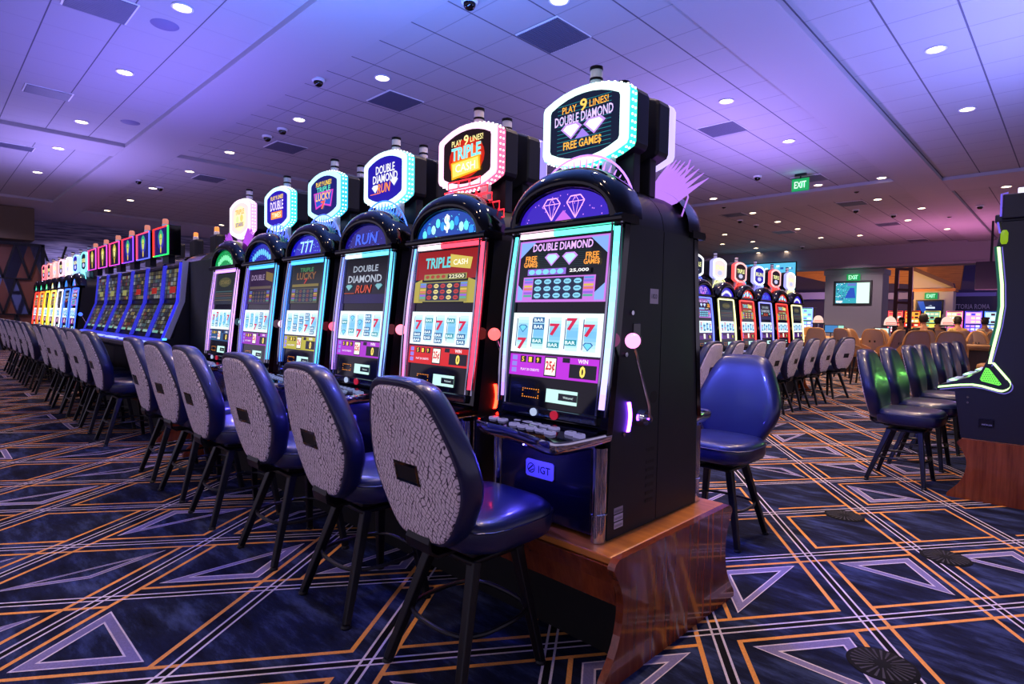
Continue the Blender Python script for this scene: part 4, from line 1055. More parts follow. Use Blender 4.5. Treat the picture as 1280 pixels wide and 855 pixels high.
# ------------------------------------------------------------------ blue video slot bank
GV = 'blue-framed video slots with square toppers'
M_bluem = mat('blue_lit_frame', '#5a68b0', .25, metal=.6, emis='#3030f0', strength=.6)
M_silver = mat('brushed_silver', '#a8acc6', .4, metal=.3)
def video_slot(label, loc, k, end=False):
    t = thing('video_slot_machine', label, 'slot machine', loc, 0, GV); w = .33
    prof = [(.10, .0), (.10, .40), (-.20, .44), (-.22, .47), (-.19, .50), (.0, .55), (.035, .56), (.165, .93), (.20, 1.30), (.22, 1.33), (.52, 1.33), (.52, 0)]
    mb = MB(); mb.prism([(-w, y, z) for y, z in prof], (2 * w - .004, 0, 0)); mb.build('cabinet', M_cab, t, bevel=.008)
    for s in (-1, 1):
        mb = MB(); mb.prism([(s * (w - .022) - .02, y, z) for y, z in ((-.01, .56), (.012, .56), (.15, .93), (.185, 1.32), (.165, 1.32), (.13, .93))], (.04, 0, 0)); mb.build('side_frame', M_bluem, t, bevel=.004)
    def frp(z0, y0, z1, y1):
        def f(u, v, w_): k_ = v; return V((u, y0 + (y1 - y0) * k_ - .004 - w_, z0 + (z1 - z0) * k_))
        return f
    rn = random.Random(k)
    pal = ['#5a5440', '#7c7860', '#6a3a36', '#566058', '#444c60', '#8a7c54', '#544458', '#4c6068', '#403c38', '#38384a', '#34302c', '#484a50', '#8a8c90', '#30303c']
    for nm, z0, y0, z1, y1 in (('upper_screen', .955, .15, 1.29, .178), ('lower_screen', .60, .027, .915, .14)):
        mb = MB(); a = Art(mb, frp(z0, y0, z1, y1)); a.rect(-.285, .285, 0, 1, '#0c0c14'); a.up()
        for r in range(7):
            for c in range(6):
                a.rect(-.265 + c * .09, -.185 + c * .09, .05 + r * .13, .16 + r * .13, rn.choice(pal))
        a.up()
        if nm == 'lower_screen': a.rect(-.24, -.05, .02, .1, '#80c0b0'); a.rect(.05, .24, .02, .1, '#a0c8c0')
        else: a.rect(-.1, .1, .2, .4, '#b02a20' if k < 3 else '#a0a060')
        mb.build(nm, A_dim2, t)
    mb = MB(); mb.prism([(-.31, y, z) for y, z in ((-.165, .503), (-.16, .512), (-.01, .555), (0, .545))], (.62, 0, 0)); mb.build('button_deck', M_bluem, t)
    mb = MB()
    for i in range(6): mb.box(-.24 + i * .09, -.18 + i * .09, -.14, -.09, .513, .53)
    mb.build('button_row', glow('#a0b0ff', 1.6), t)
    mb = MB(); mb.box(-.262, .262, .05, .16, 1.39, 1.69); tb = mb.build('topper_box', M_gloss, t, bevel=.006)
    mb = MB(); mb.box(-.1, .1, .09, .15, 1.32, 1.40); mb.build('topper_stem', M_blk, t)
    mb = MB(); a = Art(mb, lambda u, v, q: V((u * .93, .047 - q, 1.54 + v)))
    gold = k >= 3
    a.rect(-.255, .255, -.14, .14, '#14145a' if not gold else '#10102a'); a.up()
    a.ell(0, .02, .12, .1, '#2a30a0' if not gold else '#5a5020', 16); a.up()
    a.poly([(-.09, .06), (-.05, .1), (0, .125), (.05, .1), (.09, .06), (.06, .02), (-.06, .02)], '#30a070' if not gold else '#c0b040'); a.up()
    a.ell(0, .02, .05, .06, '#c0c860' if not gold else '#e0d890', 14); a.ell(0, -.08, .022, .04, '#d8b840', 10); a.up(); a.ell(-.02, .03, .01, .008, '#102010', 6); a.ell(.02, .03, .01, .008, '#102010', 6)
    mb.build('topper_face', A_scr, tb)
    cA, cB = [('#ff3020', '#20ff60'), ('#ff4060', '#5060ff'), ('#ff3040', '#8040ff')][min(k, 2)] if k < 3 else ('#ff3878', '#c040c0')
    for nm, x0, x1, z0, z1, c in (('border_light', -.255, .255, 1.676, 1.684, cA), ('border_light', -.255, .255, 1.395, 1.403, cB), ('border_light', -.258, -.248, 1.395, 1.684, cA), ('border_light', .248, .258, 1.395, 1.684, cB)):
        mb = MB(); mb.box(x0, x1, .038, .05, z0, z1); mb.build(nm, glow(c, 2.2), tb)
    mb = MB(); mb.lathe([(.03, 1.69), (.033, 1.70), (.033, 1.72)], (0, .09, 0), 14); b = mb.build('beacon_base', M_chrome, tb)
    mb = MB(); mb.lathe([(.028, 1.72), (.028, 1.765), (.02, 1.775)], (0, .09, 0), 14); mb.build('beacon', glow('#ff9a88', .7), b)
    if end:
        mb = MB(); mb.prism([(w - .002, y, z) for y, z in ((-.02, .56), (.03, .56), (.165, .93), (.2, 1.33), (.15, 1.34), (.12, .93))], (.03, 0, 0)); mb.build('end_trim', M_silver, t, bevel=.006)
        mb = MB(); mb.prism([(w + .0, y, z) for y, z in ((-.19, .44), (-.02, .55), (.06, .56), (.165, .93), (.2, 1.33), (.52, 1.33), (.52, .0), (.1, 0), (.1, .4))], (.02, 0, 0)); mb.build('end_panel', M_cab, t, bevel=.004)
        mb = MB(); mb.prism([(w - .035, y, z) for y, z in ((-.035, .56), (-.012, .56), (.118, .93), (.152, 1.32), (.135, 1.32), (.10, .93))], (.026, 0, 0)); mb.build('blue_edge_light', glow('#2c2cff', 1.3), t)
        mb = MB(); mb.box(w, w + .034, -.03, .0, .548, .565); mb.build('end_light', glow('#40a0ff', 4.), t)
    return t
vl = ['blue-framed video slot at the right end of its bank, green and red edged topper', 'blue-framed video slot, second from the right end of its bank', 'blue-framed video slot, third from the right end of its bank', 'blue-framed video slot with gold-faced topper, fourth from right', 'blue-framed video slot with gold-faced topper, fifth from right', 'blue-framed video slot with gold-faced topper at the left end of its bank']
for k in range(6): video_slot(vl[k], (-6.74 - .665 * k, 1.70, ZA), k, k == 0)
plinth('mahogany plinth under the blue-framed video slots', -10.5, -6.38, 1.675, 2.96)
# black machines behind the video slots: curved arm and dark hooded head with an amber beacon
for k, (x, lb) in enumerate(((-8.26, 'black slot head with amber beacon, right one behind the video slot bank'), (-9.09, 'black slot head with amber beacon, middle one behind the video slot bank'), (-9.90, 'black slot head with amber beacon, left one behind the video slot bank'))):
    t = thing('arched_slot_machine', lb, 'slot machine', (x, 2.40, ZA), 0, 'black machines behind the video slot bank')
    mb = MB(); mb.box(-.33, .33, 0, .5, 0, 1.32); mb.build('cabinet', M_cab, t, bevel=.01)
    mb = MB(); n = 12
    mb.loft([[V((xx, .03 + .42 * (1 - math.cos(PI / 2 * i / n)) + d, 1.3 + (.34 - d * .3) * math.sin(PI / 2 * i / n))) for xx, d in ((-.32, 0), (.32, 0), (.32, .06), (-.32, .06))] for i in range(n + 1)], True, True, True, True)
    mb.build('curved_arm', mat('dark_bronze', '#15110f', .2, coat=.8), t)
    mb = MB(); mb.box(-.1, .16, .34, .46, 1.60, 1.86); mb.build('sign_head', M_cab, t, bevel=.03)
    mb = MB(); mb.lathe([(.035, 1.86), (.035, 1.90), (.03, 1.905)], (0, .40, 0), 14); b = mb.build('beacon_base', M_white, t)
    mb = MB(); mb.lathe([(.03, 1.90), (.03, 1.955), (.02, 1.965)], (0, .40, 0), 14); mb.build('beacon', glow('#ff8a40', 1.6), b)
t = thing('service_cabinet', 'tall black cabinet end between the video slots and the lit row', 'cabinet', (-6.02, 1.9, 0))
mb = MB(); mb.box(-.32, .32, 0, .6, 0, 1.78); mb.build('body', M_cab, t, bevel=.01)
mb = MB(); mb.box(.321, .323, .12, .24, 1.30, 1.335); mb.build('number_label', mat('pale_label', '#b8a8b8', .4), t)

# chairs on the left, before the video slots and the far bank
lc = [(-6.72, 1.42, .0), (-7.5, 1.42, .04), (-8.05, 1.44, -.05), (-8.75, 1.42, .02), (-9.3, 1.42, .08), (-10.0, 1.42, .0), (-11.3, 1.42, -.03), (-12.1, 1.42, .04), (-12.9, 1.42, 0), (-13.7, 1.42, .05), (-14.6, 1.42, 0), (-15.4, 1.42, .03)]
more_chairs(lc, ['crackle-backed navy chair left of the nearest six, %s the camera' % ORD[k] for k in range(12)], 'chairs before the video slots and the far left bank')

# ------------------------------------------------------------------ right-hand machine seen side on, and its row
GR = 'side-on machines with green neon profile'
M_side = mat('midnight_side_panel', '#0c0d20', .4, coat=.1)
def profile_machine(label, loc, first):
    """front faces -x; local origin at plinth top front corner (x=-.61)"""
    t = thing('video_slot_machine', label, 'slot machine', loc, 0, GR); D = .62
    body = [(.0, .0), (-.05, .345), (-.16, .345), (-.165, .362), (-.155, .385), (.03, .46), (.10, .515), (.135, .60), (.185, .99), (.15, 1.42), (.17, 1.55), (.17, 1.60), (.85, 1.60), (.85, 0)]
    mb = MB(); mb.prism([(x, 0, z) for x, z in body], (0, D, 0)); mb.build('cabinet', M_side, t, bevel=.008)
    path = [(-.155, .372), (.05, .408), (.20, .378), (.235, .381), (.26, .40), (.268, .428), (.255, .46), (.165, .58), (.15, .60), (.20, .99), (.162, 1.42)]
    fine = catmull(path, 3)
    for y in ((-.004, D + .004) if first else (-.004,)):
        mb = MB(); mb.loft([[V((x - .0, y - .010, z - .007)), V((x, y + .003, z - .007)), V((x + .003, y + .003, z + .007)), V((x + .003, y - .010, z + .007))] for x, z in fine[:7 * 3]] , True, True, True, True)
        mb.loft([[V((x - .009, y - .010, z)), V((x - .009, y + .003, z)), V((x + .009, y + .003, z)), V((x + .009, y - .010, z))] for x, z in fine[7 * 3 - 3:]], True, True, True, True)
        mb.build('neon_profile', glow('#c8ffa8', 2.2), t)
        mb = MB(); mb.tube([(x + (.02 if z > .6 else .014), y - .006, z - (.0 if z > .6 else .018)) for x, z in fine], .0035, 6); mb.build('violet_edge', glow('#7060d0', .9), t)
        mb = MB(); mb.tube([(x - .018, y - .002, z + .004) for x, z in fine if z > .6], .009, 6); mb.build('teal_edge', glow('#0a6a50', .7), t)
    mb = MB(); a = Art(mb, lambda u, v, q: V((u, -.008 - q, v))); a.poly([(.125, .54), (.095, .455), (.105, .438), (.205, .414), (.22, .425), (.145, .535)], '#70e850'); a.up()
    for r in range(7):
        for c in range(9):
            u, v = .10 + c * .0135 + (r % 2) * .006, .43 + r * .015
            if v < .54 - (u - .13) * 1.25 and v > .45 - (u - .1) * .28 and u > .095 + max(0, (v - .455)) * .35: a.ell(u, v, .0035, .004, '#1e7a20', 6)
    mb.build('speaker_mesh', A_scr, t)
    mb = MB(); mb.box(.13, .85, .02, D - .02, 1.60, 1.66); mb.box(.17, .34, .0, D, 1.62, 1.80); mb.box(.36, .85, .03, D - .03, 1.62, 1.79); mb.build('topper_box', M_side, t, bevel=.01)
    mb = MB(); mb.tube([(.165, -.006, 1.64), (.163, -.006, 1.80), (.2, -.006, 1.805)], .006, 6); mb.tube([(.165, -.006, 1.52), (.15, -.006, 1.60)], .006, 6); mb.build('topper_edge_light', glow('#6a58e0', 1.2), t)
    mb = MB(); mb.lathe([(.014, 0), (.022, .02), (.022, .08), (.012, .10)], (.19, .0, 1.44), 12); mb.build('green_knob', glow('#a0c820', .7), t)
    mb = MB(); mb.box(.25, .33, .02, .1, 1.80, 1.84); b = mb.build('beacon', glow('#d8d8ff', 2.), t, bevel=.006)
    mb = MB(); a = Art(mb, lambda u, v, q: V((u, -.003 - q, v))); a.rect(.10, .19, .10, .16, '#12101e'); a.frame(.10, .19, .10, .16, .003, '#7a7490'); a.up(); a.text('INSTALLER', .15, .118, .06, .010, '#c8c4d8'); mb.build('rating_label', A_print, t)
    mb = MB()
    for z in (.27, .31): mb.cyl((.03, -.006, z), (.03, .0, z), .007, n=10)
    mb.build('side_screw', M_chrome, t)
    # screens facing the chair
    for z0, x0, z1, x1, nm in ((.64, .138, .96, .176, 'lower_screen'), (1.03, .182, 1.40, .150, 'upper_screen')):
        mb = MB(); a = Art(mb, lambda u, v, q: V((x0 + (x1 - x0) * v - .004 - q, D / 2 - u, z0 + (z1 - z0) * v)))
        a.rect(-.27, .27, 0, 1, '#103a18'); a.up()
        rn = random.Random(int(z0 * 100))
        for r in range(4):
            for c in range(5): a.rect(-.25 + c * .1, -.17 + c * .1, .08 + r * .22, .26 + r * .22, rn.choice(['#40c060', '#c0d040', '#2080a0', '#90e080']))
        mb.build(nm, A_scr, t)
    for i in range(6): mb = MB(); mb.box(-.11, -.06, .06 + i * .09, .12 + i * .09, .395, .425); mb.build('button', glow('#c0c8ff', .6), t, bevel=.003)
    return t
rl = ['tall dark machine at the right edge, its side outlined in green-white neon', 'dark neon-edged machine directly behind the one at the right edge', 'dark neon-edged machine third in the right-hand row', 'dark neon-edged machine fourth in the right-hand row', 'dark neon-edged machine fifth in the right-hand row']
for k in range(5):
    profile_machine(rl[k], (-.61, 5.5 + .84 * k, ZA), k == 0)
    lamp('POINT', 'deck_green_led', (-.72, 5.80 + .84 * k, ZA + .46), .8, (.25, 1., .15), .015)
t = plinth('mahogany plinth with scooped end under the neon-outlined machine at right edge', -2.3, 2.1, -.02, 1.1); t.rotation_euler.z = -PI / 2; t.location = (-.055, 7.66, 0)
more_chairs([(-1.03, y, -PI / 2 + r) for y, r in ((5.72, 0), (6.52, 0), (7.45, .03), (8.1, 0), (9.15, -.03), (9.95, 0), (10.9, .03))],
            ['navy chair with green-tinted cushion before the right-hand machines, %s the camera' % ORD[k] for k in range(7)], 'chairs before the right-hand machines')

# ------------------------------------------------------------------ round floor outlet covers
for (x, y), lb in (((-.48, 2.53), 'round black floor grille with radial slots, nearest the camera'), ((-.48, 3.98), 'round dark floor grille on the orange carpet lines, middle of three'), ((-1.08, 4.34), 'round dark floor grille farthest away by the blue chair')):
    t = thing('floor_grille', lb, 'floor grille', (x, y, .002), 0, 'round floor grilles')
    mb = MB(); mb.lathe([(.001, .004), (.115, .004), (.12, 0)], n=36); mb.build('cover', mat('grille_plate', '#0e0e12', .8, spec=.15), t)
    mb = MB()
    for i in range(24):
        a = 2 * PI * i / 24; c, s = math.cos(a), math.sin(a); r0_, r1_ = (.03 if i % 2 else .045), .105
        mb.poly([(c * r0_ + s * .002, s * r0_ - c * .002, .0046), (c * r1_ + s * .005, s * r1_ - c * .005, .0046), (c * r1_ - s * .005, s * r1_ + c * .005, .0046), (c * r0_ - s * .002, s * r0_ + c * .002, .0046)])
    mb.build('radial_slots', mat('slot_grey', '#2a2832', .8), t)  # slots coloured a little paler than the cover

# ------------------------------------------------------------------ the gaming hall beyond the beam
M_plaster = mat('warm_grey_plaster', '#8f8690', .7, bump=(30., .05))
M_cream = mat('cream_paint', '#b8a898', .6)
M_timber = wood('orange_timber', '#a8602a', '#d8883a', (.5, .5, 6.), .5, .1)
M_tan = mat('tan_leather', '#a8784a', .45, bump=(120., .1))
M_tanback = mat('mauve_tan_leather', '#8f7470', .5, bump=(120., .1))
mb = MB(); mb.box(-7.83, -5.72, 27., 28.05, 0, 3.62); mb.box(-7.88, -5.67, 26.94, 28.1, 3.38, 3.6); struct(mb.build('wall_pillar', M_plaster, bevel=.01))
mb = MB(); mb.box(-30, 10, 27.4, 46, 7.4, 7.5); struct(mb.build('ceiling_upper', mat('dark_purple_ceiling', '#3c3060', .8)))
mb = MB()
P = [ony(x, y, 43.) for x, y in ((985, 326), (1206, 322), (1200, 362), (1137, 355), (1030, 352), (985, 342))]
mb.prism([(p.x, 43., p.z) for p in P], (0, .3, 0)); struct(mb.build('wall_timber_gable', M_timber))
mb = MB()
for x0, x1 in ((985, 1034), (1108, 1140), (1190, 1245)):
    a, b = ony(x0, 366, 42.), ony(x1, 375, 42.); mb.box(a.x, b.x, 42., 43., b.z + .05, a.z)
struct(mb.build('ceiling_soffit', mat('purple_lit_soffit', '#8f86c8', .7)))  # purple light on the soffit is put into its base colour
# gabled wall end with ledge
a, b = ony(1140, 420, 40.), ony(1192, 363, 40.)
mb = MB(); mb.box(a.x, b.x, 40., 41., 0, b.z)
P = [ony(x, y, 40.) for x, y in ((1139, 333), (1191, 354), (1191, 363), (1139, 363))]
mb.prism([(p.x, 40.1, p.z) for p in P], (0, .8, 0)); struct(mb.build('wall_gable_end', M_cream))
mb = MB(); mb.box(a.x - .1, b.x + .1, 39.85, 41., b.z - .05, b.z + .12); struct(mb.build('trim_ledge', M_timber))
P = [ony(x, y, 39.9) for x, y in ((1136, 331), (1192, 354), (1194, 360), (1186, 357), (1136, 336))]
mb = MB(); mb.prism([(p.x, 39.7, p.z) for p in P], (0, .5, 0)); struct(mb.build('trim_gable', mat('brown_fascia', '#5a3a34', .6)))
# restaurant front with its lettering
a, b = ony(1188, 371, 42.), ony(1250, 396, 42.)
mb = MB(); mb.box(a.x - .8, b.x, 41.6, 42., 0, a.z); struct(mb.build('wall_restaurant_front', mat('slate_front', '#2c2840', .6)))
t = thing('shop_sign', 'grey letters of the restaurant sign on the dark wall at far right', 'sign', (0, 0, 0))
a, b = ony(1181, 380, 41.55), ony(1237, 386.5, 41.55)
mb = MB(); ar = Art(mb, lambda u, v, q: V(((a.x + b.x) / 2 + u, 41.58 - .03 - q, (a.z + b.z) / 2 + v))); ar.text('TRATTORIA ROMA', 0, 0, b.x - a.x, .27, '#a8a0b0', None, .01)
mb.build('lettering', attr_mat('sign_metal', .4), t)
# framed televisions and their exit signs
def tv(label, x0, x1, z0, z1, y, art, cat='television'):
    t = thing('wall_television', label, cat, ((x0 + x1) / 2, y, (z0 + z1) / 2)); w, h = (x1 - x0) / 2, (z1 - z0) / 2; b = w * (.12 if cat == 'television' else .03)
    mb = MB(); mb.box(-w, w, -.06, 0, -h, -h + b); mb.box(-w, w, -.06, 0, h - b, h); mb.box(-w, -w + b, -.06, 0, -h + b, h - b); mb.box(w - b, w, -.06, 0, -h + b, h - b); mb.build('frame', mat('tv_frame', '#1c1820', .4), t, bevel=.01)
    mb = MB(); ar = Art(mb, lambda u, v, q: V((u * (w - b), -.03 - q * 4, v * (h - b)))); art(ar); mb.build('screen', A_scr, t)
def football(a):
    a.rect(-1, .25, -1, 1, '#2c9fb0'); a.rect(.25, 1, -1, 1, '#d8f4e8'); a.up()
    rn = random.Random(4)
    for i in range(90): u, v = -1 + rn.random() * .8, -1 + rn.random() * 2; a.rect(u, u + .06, v, min(1, v + .08), rn.choice(['#e8f4ff', '#3060c0', '#70c0d8', '#204080']))
    a.up(); a.poly([(-.45, -.5), (.2, -.5), (.1, .5), (-.15, .5)], '#1c48b0'); a.up(); a.rect(-.95, -.6, -.95, -.75, '#f0f4f4'); a.rect(-.3, .2, .7, .95, '#6070c0')
def logo(a):
    a.rect(-1, 1, -1, 1, '#0a1440'); a.up(); a.poly([(-1, 1), (-.5, 1), (-.2, -1), (-.6, -1)], '#1c4cb0'); a.up(); a.rect(-.3, .45, -.3, .0, '#d8e8ff'); a.poly([(-.1, .15), (.1, .3), (.25, .15), (.1, .2)], '#d8e8ff')
tv('framed television showing blue and green footage on the plaster pillar', -7.48, -6.07, 2.12, 3.13, 26.99, football)
tv('framed television with white logo on dark blue, on the far gabled wall', ony(1145, 376, 40).x, ony(1180, 376, 40).x, 2.03, 2.83, 39.99, logo)
def vw(a):
    a.rect(-1, 1, -1, 1, '#58b8e0'); a.up(); rn = random.Random(8)
    for i in range(60): u, v = -1 + rn.random() * 1.9, -1 + rn.random() * 1.9; a.rect(u, min(1, u + .1), v, min(1, v + .12), rn.choice(['#b8f0f8', '#3080c0', '#80d8e8', '#e0fff8', '#2050a0']))
tv('huge bright blue video screen behind the side row toppers', ony(915, 340, 25.9).x, ony(996, 340, 25.9).x, ony(990, 372, 25.9).z, ony(990, 327, 25.9).z, 25.9, vw, 'screen')
for (x, z, y, sc, lb) in ((-6.76, 3.27, 26.98, 1.25, 'green exit sign on the pillar right above its television'), (ony(1164, 370, 40).x, ony(1164, 370, 40).z, 39.95, 1.5, 'green exit sign above the far television with white logo')):
    t = thing('exit_sign', lb, 'sign', (x, y, z)); mb = MB(); mb.box(-.2 * sc, .2 * sc, -.04, .0, -.12 * sc, .12 * sc); mb.build('housing', mat('clear_green_plate'), t, bevel=.01)
    mb = MB(); ar = Art(mb, lambda u, v, q: V((u * sc, -.045 - q * 6, v * sc))); ar.rect(-.18, .18, -.1, .1, '#0c8a48'); ar.up(); ar.text('EXIT', 0, 0, .27, .13, '#b8ffd0', None, .02); mb.build('lettering', A_scr, t)
    lamp('POINT', 'exit_glow', (x, y - .35, z), 2.5, (.15, 1., .5), .05)
# red timber trellis frame
t = thing('timber_trellis', 'dark red timber post frame standing right of the pillar', 'trellis', (0, 0, 0)); Y = 33.
mr_ = mat('oxblood_timber', '#4a1418', .5)
for x0, x1 in ((1122, 1118), (1139, 1137)):
    a, b = ony(x0, 334, Y), ony(x1, 405, Y); mb = MB(); mb.bar((a.x, Y, a.z), (b.x, Y, 0), .16); mb.build('post', mr_, t)
for yy in (336, 362, 378):
    a, b = ony(1121, yy, Y), ony(1139, yy + 1, Y); mb = MB(); mb.bar((a.x, Y, a.z), (b.x, Y, b.z), .12); mb.build('crossbar', mr_, t)
# hanging black display at right
a, b = ony(1231, 327, 22.), ony(1245, 362, 22.)
t = thing('hanging_display', 'black display seen from behind hanging left of the edge machine', 'display', ((a.x + b.x) / 2, 22., 0))
mb = MB(); mb.box(-.35, .35, -.06, .06, b.z, a.z); mb.build('display_case', M_cab, t, bevel=.02)
mb = MB(); mb.cyl((0, 0, a.z), (0, 0, ZT), .03, n=10); mb.build('hanger_pole', M_blk, t)
# far slot machines
FC = [(-7.75, '#a040ff', '#e8d0ff', 'violet screens at the left of the far line'), (-7.0, '#ff3050', '#ff8060', 'pink-red screens behind the trellis'), (-6.25, '#ff2818', '#ffb040', 'deep red screens'), (-5.4, '#f0e060', '#80c0a0', 'yellow screens under the far television'),
      (-4.5, '#ff60b0', '#f0d0a0', 'pink edged screens right of the gabled wall'), (-3.75, '#5040ff', '#e0a0ff', 'blue-violet screens under the restaurant sign'), (-3.0, '#4080ff', '#c0e8ff', 'pale blue screens at far right'), (-10.35, '#20a0c0', '#a0f0a0', 'teal screens left of the pillar'), (-9.55, '#8090ff', '#a0ffe0', 'mint screens just left of the pillar')]
for i, (px, c1, c2, lb) in enumerate(FC):
    Y = 36. if px > -8 else 30.
    p = V((px, Y, 0)); t = thing('video_slot_machine', 'distant slot machine with ' + lb, 'slot machine', (p.x, Y, 0), 0, 'distant slot machines in the far hall')
    mb = MB(); mb.box(-.33, .33, 0, .6, 0, .85); mb.box(-.33, .33, .12, .6, .85, 2.12); mb.prism([(-.33, -.2, .78), (-.33, -.2, .83), (-.33, .12, .9), (-.33, .12, .78)], (.66, 0, 0)); mb.build('cabinet', M_cab, t, bevel=.02)
    for nm, z0, z1, ca, cb in (('lower_screen', .98, 1.45, c1, c2), ('upper_screen', 1.5, 2.06, c2, c1)):
        mb = MB(); ar = Art(mb, lambda u, v, q: V((u, .115 - q * 6, v))); rn = random.Random(i * 3 + int(z0)); ar.rect(-.31, .31, z0, z1, ca); ar.up()
        for k in range(9): u = -.28 + (k % 3) * .19; v = z0 + .04 + (k // 3) * (z1 - z0) / 3.1; ar.rect(u, u + .15, v, v + .1, rn.choice([cb, '#ffffff', ca, '#f0e8c0', '#400820']))
        mb.build(nm, A_scr, t)
    mb = MB(); mb.tube([(-.32, .10, .9), (-.32, .10, 2.1), (.32, .10, 2.1), (.32, .10, .9)], .018, 6); mb.build('edge_light', glow(c1, 2.), t)

# tan high-back chairs, card tables with lit dome signs
def make_tan(label):
    t = thing('lounge_chair', label, 'chair', (0, 0, 0), 0, 'tan high-backed chairs round the card tables')
    hp = [(0, 0), (.19, 0), (.235, .04), (.25, .16), (.245, .30), (.215, .44), (.17, .52), (.10, .55), (0, .555)]
    hp = catmull(hp, 2); out = hp + [(-x, z) for x, z in reversed(hp[1:-1])]
    def bp(x, z, y, s): X = x * s; Z = .27 + (z - .27) * s; return V((X, y - .24 - .2 * Z + 1.3 * X * X, .66 + Z))
    mb = MB(); mb.loft([[bp(x, z, y, s) for x, z in out] for y, s in ((.012, .9), (0, .95), (.01, 1.), (.06, 1.), (.075, .95), (.08, .8), (.08, .4), (.08, .05))], True, True, True, True); bk = mb.build('backrest', M_tan, t, angle=75)
    mb = MB(); mb.loft([[bp(x, z, y, s) for x, z in out] for y, s in ((.008, .9), (-.003, .88), (-.003, .4), (-.003, .05))], True, False, True, True); mb.build('back_cover', M_tanback, bk)
    c = [bp(x, z, -.006, 1) for x, z in ((-.07, .22), (.07, .22), (.07, .27), (-.07, .27))]; mb = MB(); mb.prism(c, (0, .02, 0)); mb.build('grab_slot', M_dark, bk)
    mb = MB(); mb.loft([superring(.25 * s, .23 * s, z, .02, 3.6) for z, s in ((.60, .85), (.61, .97), (.66, 1.), (.70, .97), (.72, .8), (.725, .1))], True, True, True, True); mb.build('seat', M_tan, t, angle=75)
    for sx in (-1, 1):
        mb = MB(); mb.prism([(sx * .25, -.2, .70), (sx * .25, .1, .70), (sx * .25, .06, .80), (sx * .25, -.22, .92)], (sx * .03, 0, 0)); mb.build('armrest', M_tan, t, bevel=.01)
        for sy in (-1, 1):
            mb = MB(); mb.bar((sx * .16, .02 + sy * .14, .6), (sx * .21, .02 + sy * .2, 0), .04, w1=.03); mb.build('leg', M_blk, t)
    mb = MB(); mb.tube(superring(.19, .19, .25, .02, 3.2, 24), .01, 6, True); mb.build('footrest_ring', M_blk, t)
    return t
TC = [(1003, 22., 2.6, 'at the far left by the teal slot screens'), (1021, 17., .2, 'with mauve back over the side row chairs'), (1046, 24., 1.2, 'small one behind the blue monitor'), (1061, 16., -.4, 'large one just left of the pillar edge, back turned'), (1081, 14.5, -1.6, 'seen side on below the pillar'), (1093, 16.7, .1, 'low one with dark grab slot showing'),
      (1109, 15.4, 1.3, 'narrow, turned right, first of a facing pair'), (1120, 17.6, -1.2, 'narrow, turned left, second of a facing pair'), (1142, 14.5, .5, 'broad back above the green-tinted stools'), (1188, 14., .2, 'largest mauve back at the card table on the right'), (1213, 20.6, .8, 'behind the right card table rail'), (1238, 19., -.9, 'at the right end of the card table'), (1250, 12., 1.4, 'cut off by the edge machine')]
tp_ = None
for px, Y, rz, lb in TC:
    p = ony(px, 410, Y); lab = 'tan high-backed chair ' + lb
    if tp_ is None: tp_ = make_tan(lab); tp_.location = (p.x, Y, 0); tp_.rotation_euler.z = rz
    else: dup(tp_, (p.x, Y, 0), rz, lab)
M_felt = mat('table_felt', '#1c3a58', .9); M_tw = mat('table_walnut', '#4a2818', .4)
def card_table(label, px, Y, rz, r=.95):
    p = ony(px, 430, Y); t = thing('card_table', label, 'table', (p.x, Y, 0), rz, 'card tables'); n = 24
    half = [(r * math.cos(PI * i / n), -r * .72 * math.sin(PI * i / n)) for i in range(n + 1)]
    mb = MB(); mb.prism([(x, y, .84) for x, y in half], (0, 0, .03)); mb.build('felt_top', M_felt, t)
    mb = MB(); mb.tube([(x, y, .875) for x, y in half], .065, 10); mb.build('padded_rail', M_tan, t)
    mb = MB(); mb.prism([(x * .62, y * .5 - .05, 0) for x, y in half], (0, 0, .84)); mb.build('pedestal', M_tw, t)
    mb = MB(); mb.box(-r - .02, r + .02, 0, .08, .8, .93); mb.build('dealer_edge', M_tw, t, bevel=.01)
    return t
card_table('card table with tan rail at right behind the green-tinted stools', 1218, 16.4, .9, 1.15)
card_table('card table with tan rail under the pillar television', 1072, 18.5, .5)
card_table('card table with tan rail at left by the side row end', 1022, 20.5, .4)
for px, Y, lb in ((1023, 21., 'lit dome table sign on a pole left of the pillar'), (1113, 19., 'lit dome table sign at the right edge of the pillar'), (1184, 21., 'lit dome table sign before the far television wall')):
    p = ony(px, 397 if px < 1100 else 399, Y); t = thing('dome_table_sign', lb, 'table sign', (p.x, Y, 0), .75, 'lit dome table signs')
    mb = MB(); mb.cyl((0, 0, .0), (0, 0, p.z - .18), .02, n=10); mb.cyl((0, 0, 0), (0, 0, .03), .14, n=16); mb.build('pole', M_chrome, t)
    mb = MB(); mb.box(-.2, .2, -.06, .06, p.z - .21, p.z - .17); mb.build('sign_base', M_cab, t, bevel=.01)
    mb = MB(); mb.prism([(x, -.03, p.z - .17 + z) for x, z in arch(.16, .24, 0, 16, 2.2)], (0, .06, 0)); dm = mb.build('dome', glow('#ffd8c8', 1.1), t)
    mb = MB(); ar = Art(mb, lambda u, v, q: V((u, -.032 - q * 4, p.z - .17 + v))); ar.rect(-.14, .14, .02, .08, '#e05050'); ar.up(); ar.rect(-.13, .13, .04, .06, '#ffd8c0'); mb.build('red_band', A_scr, dm)
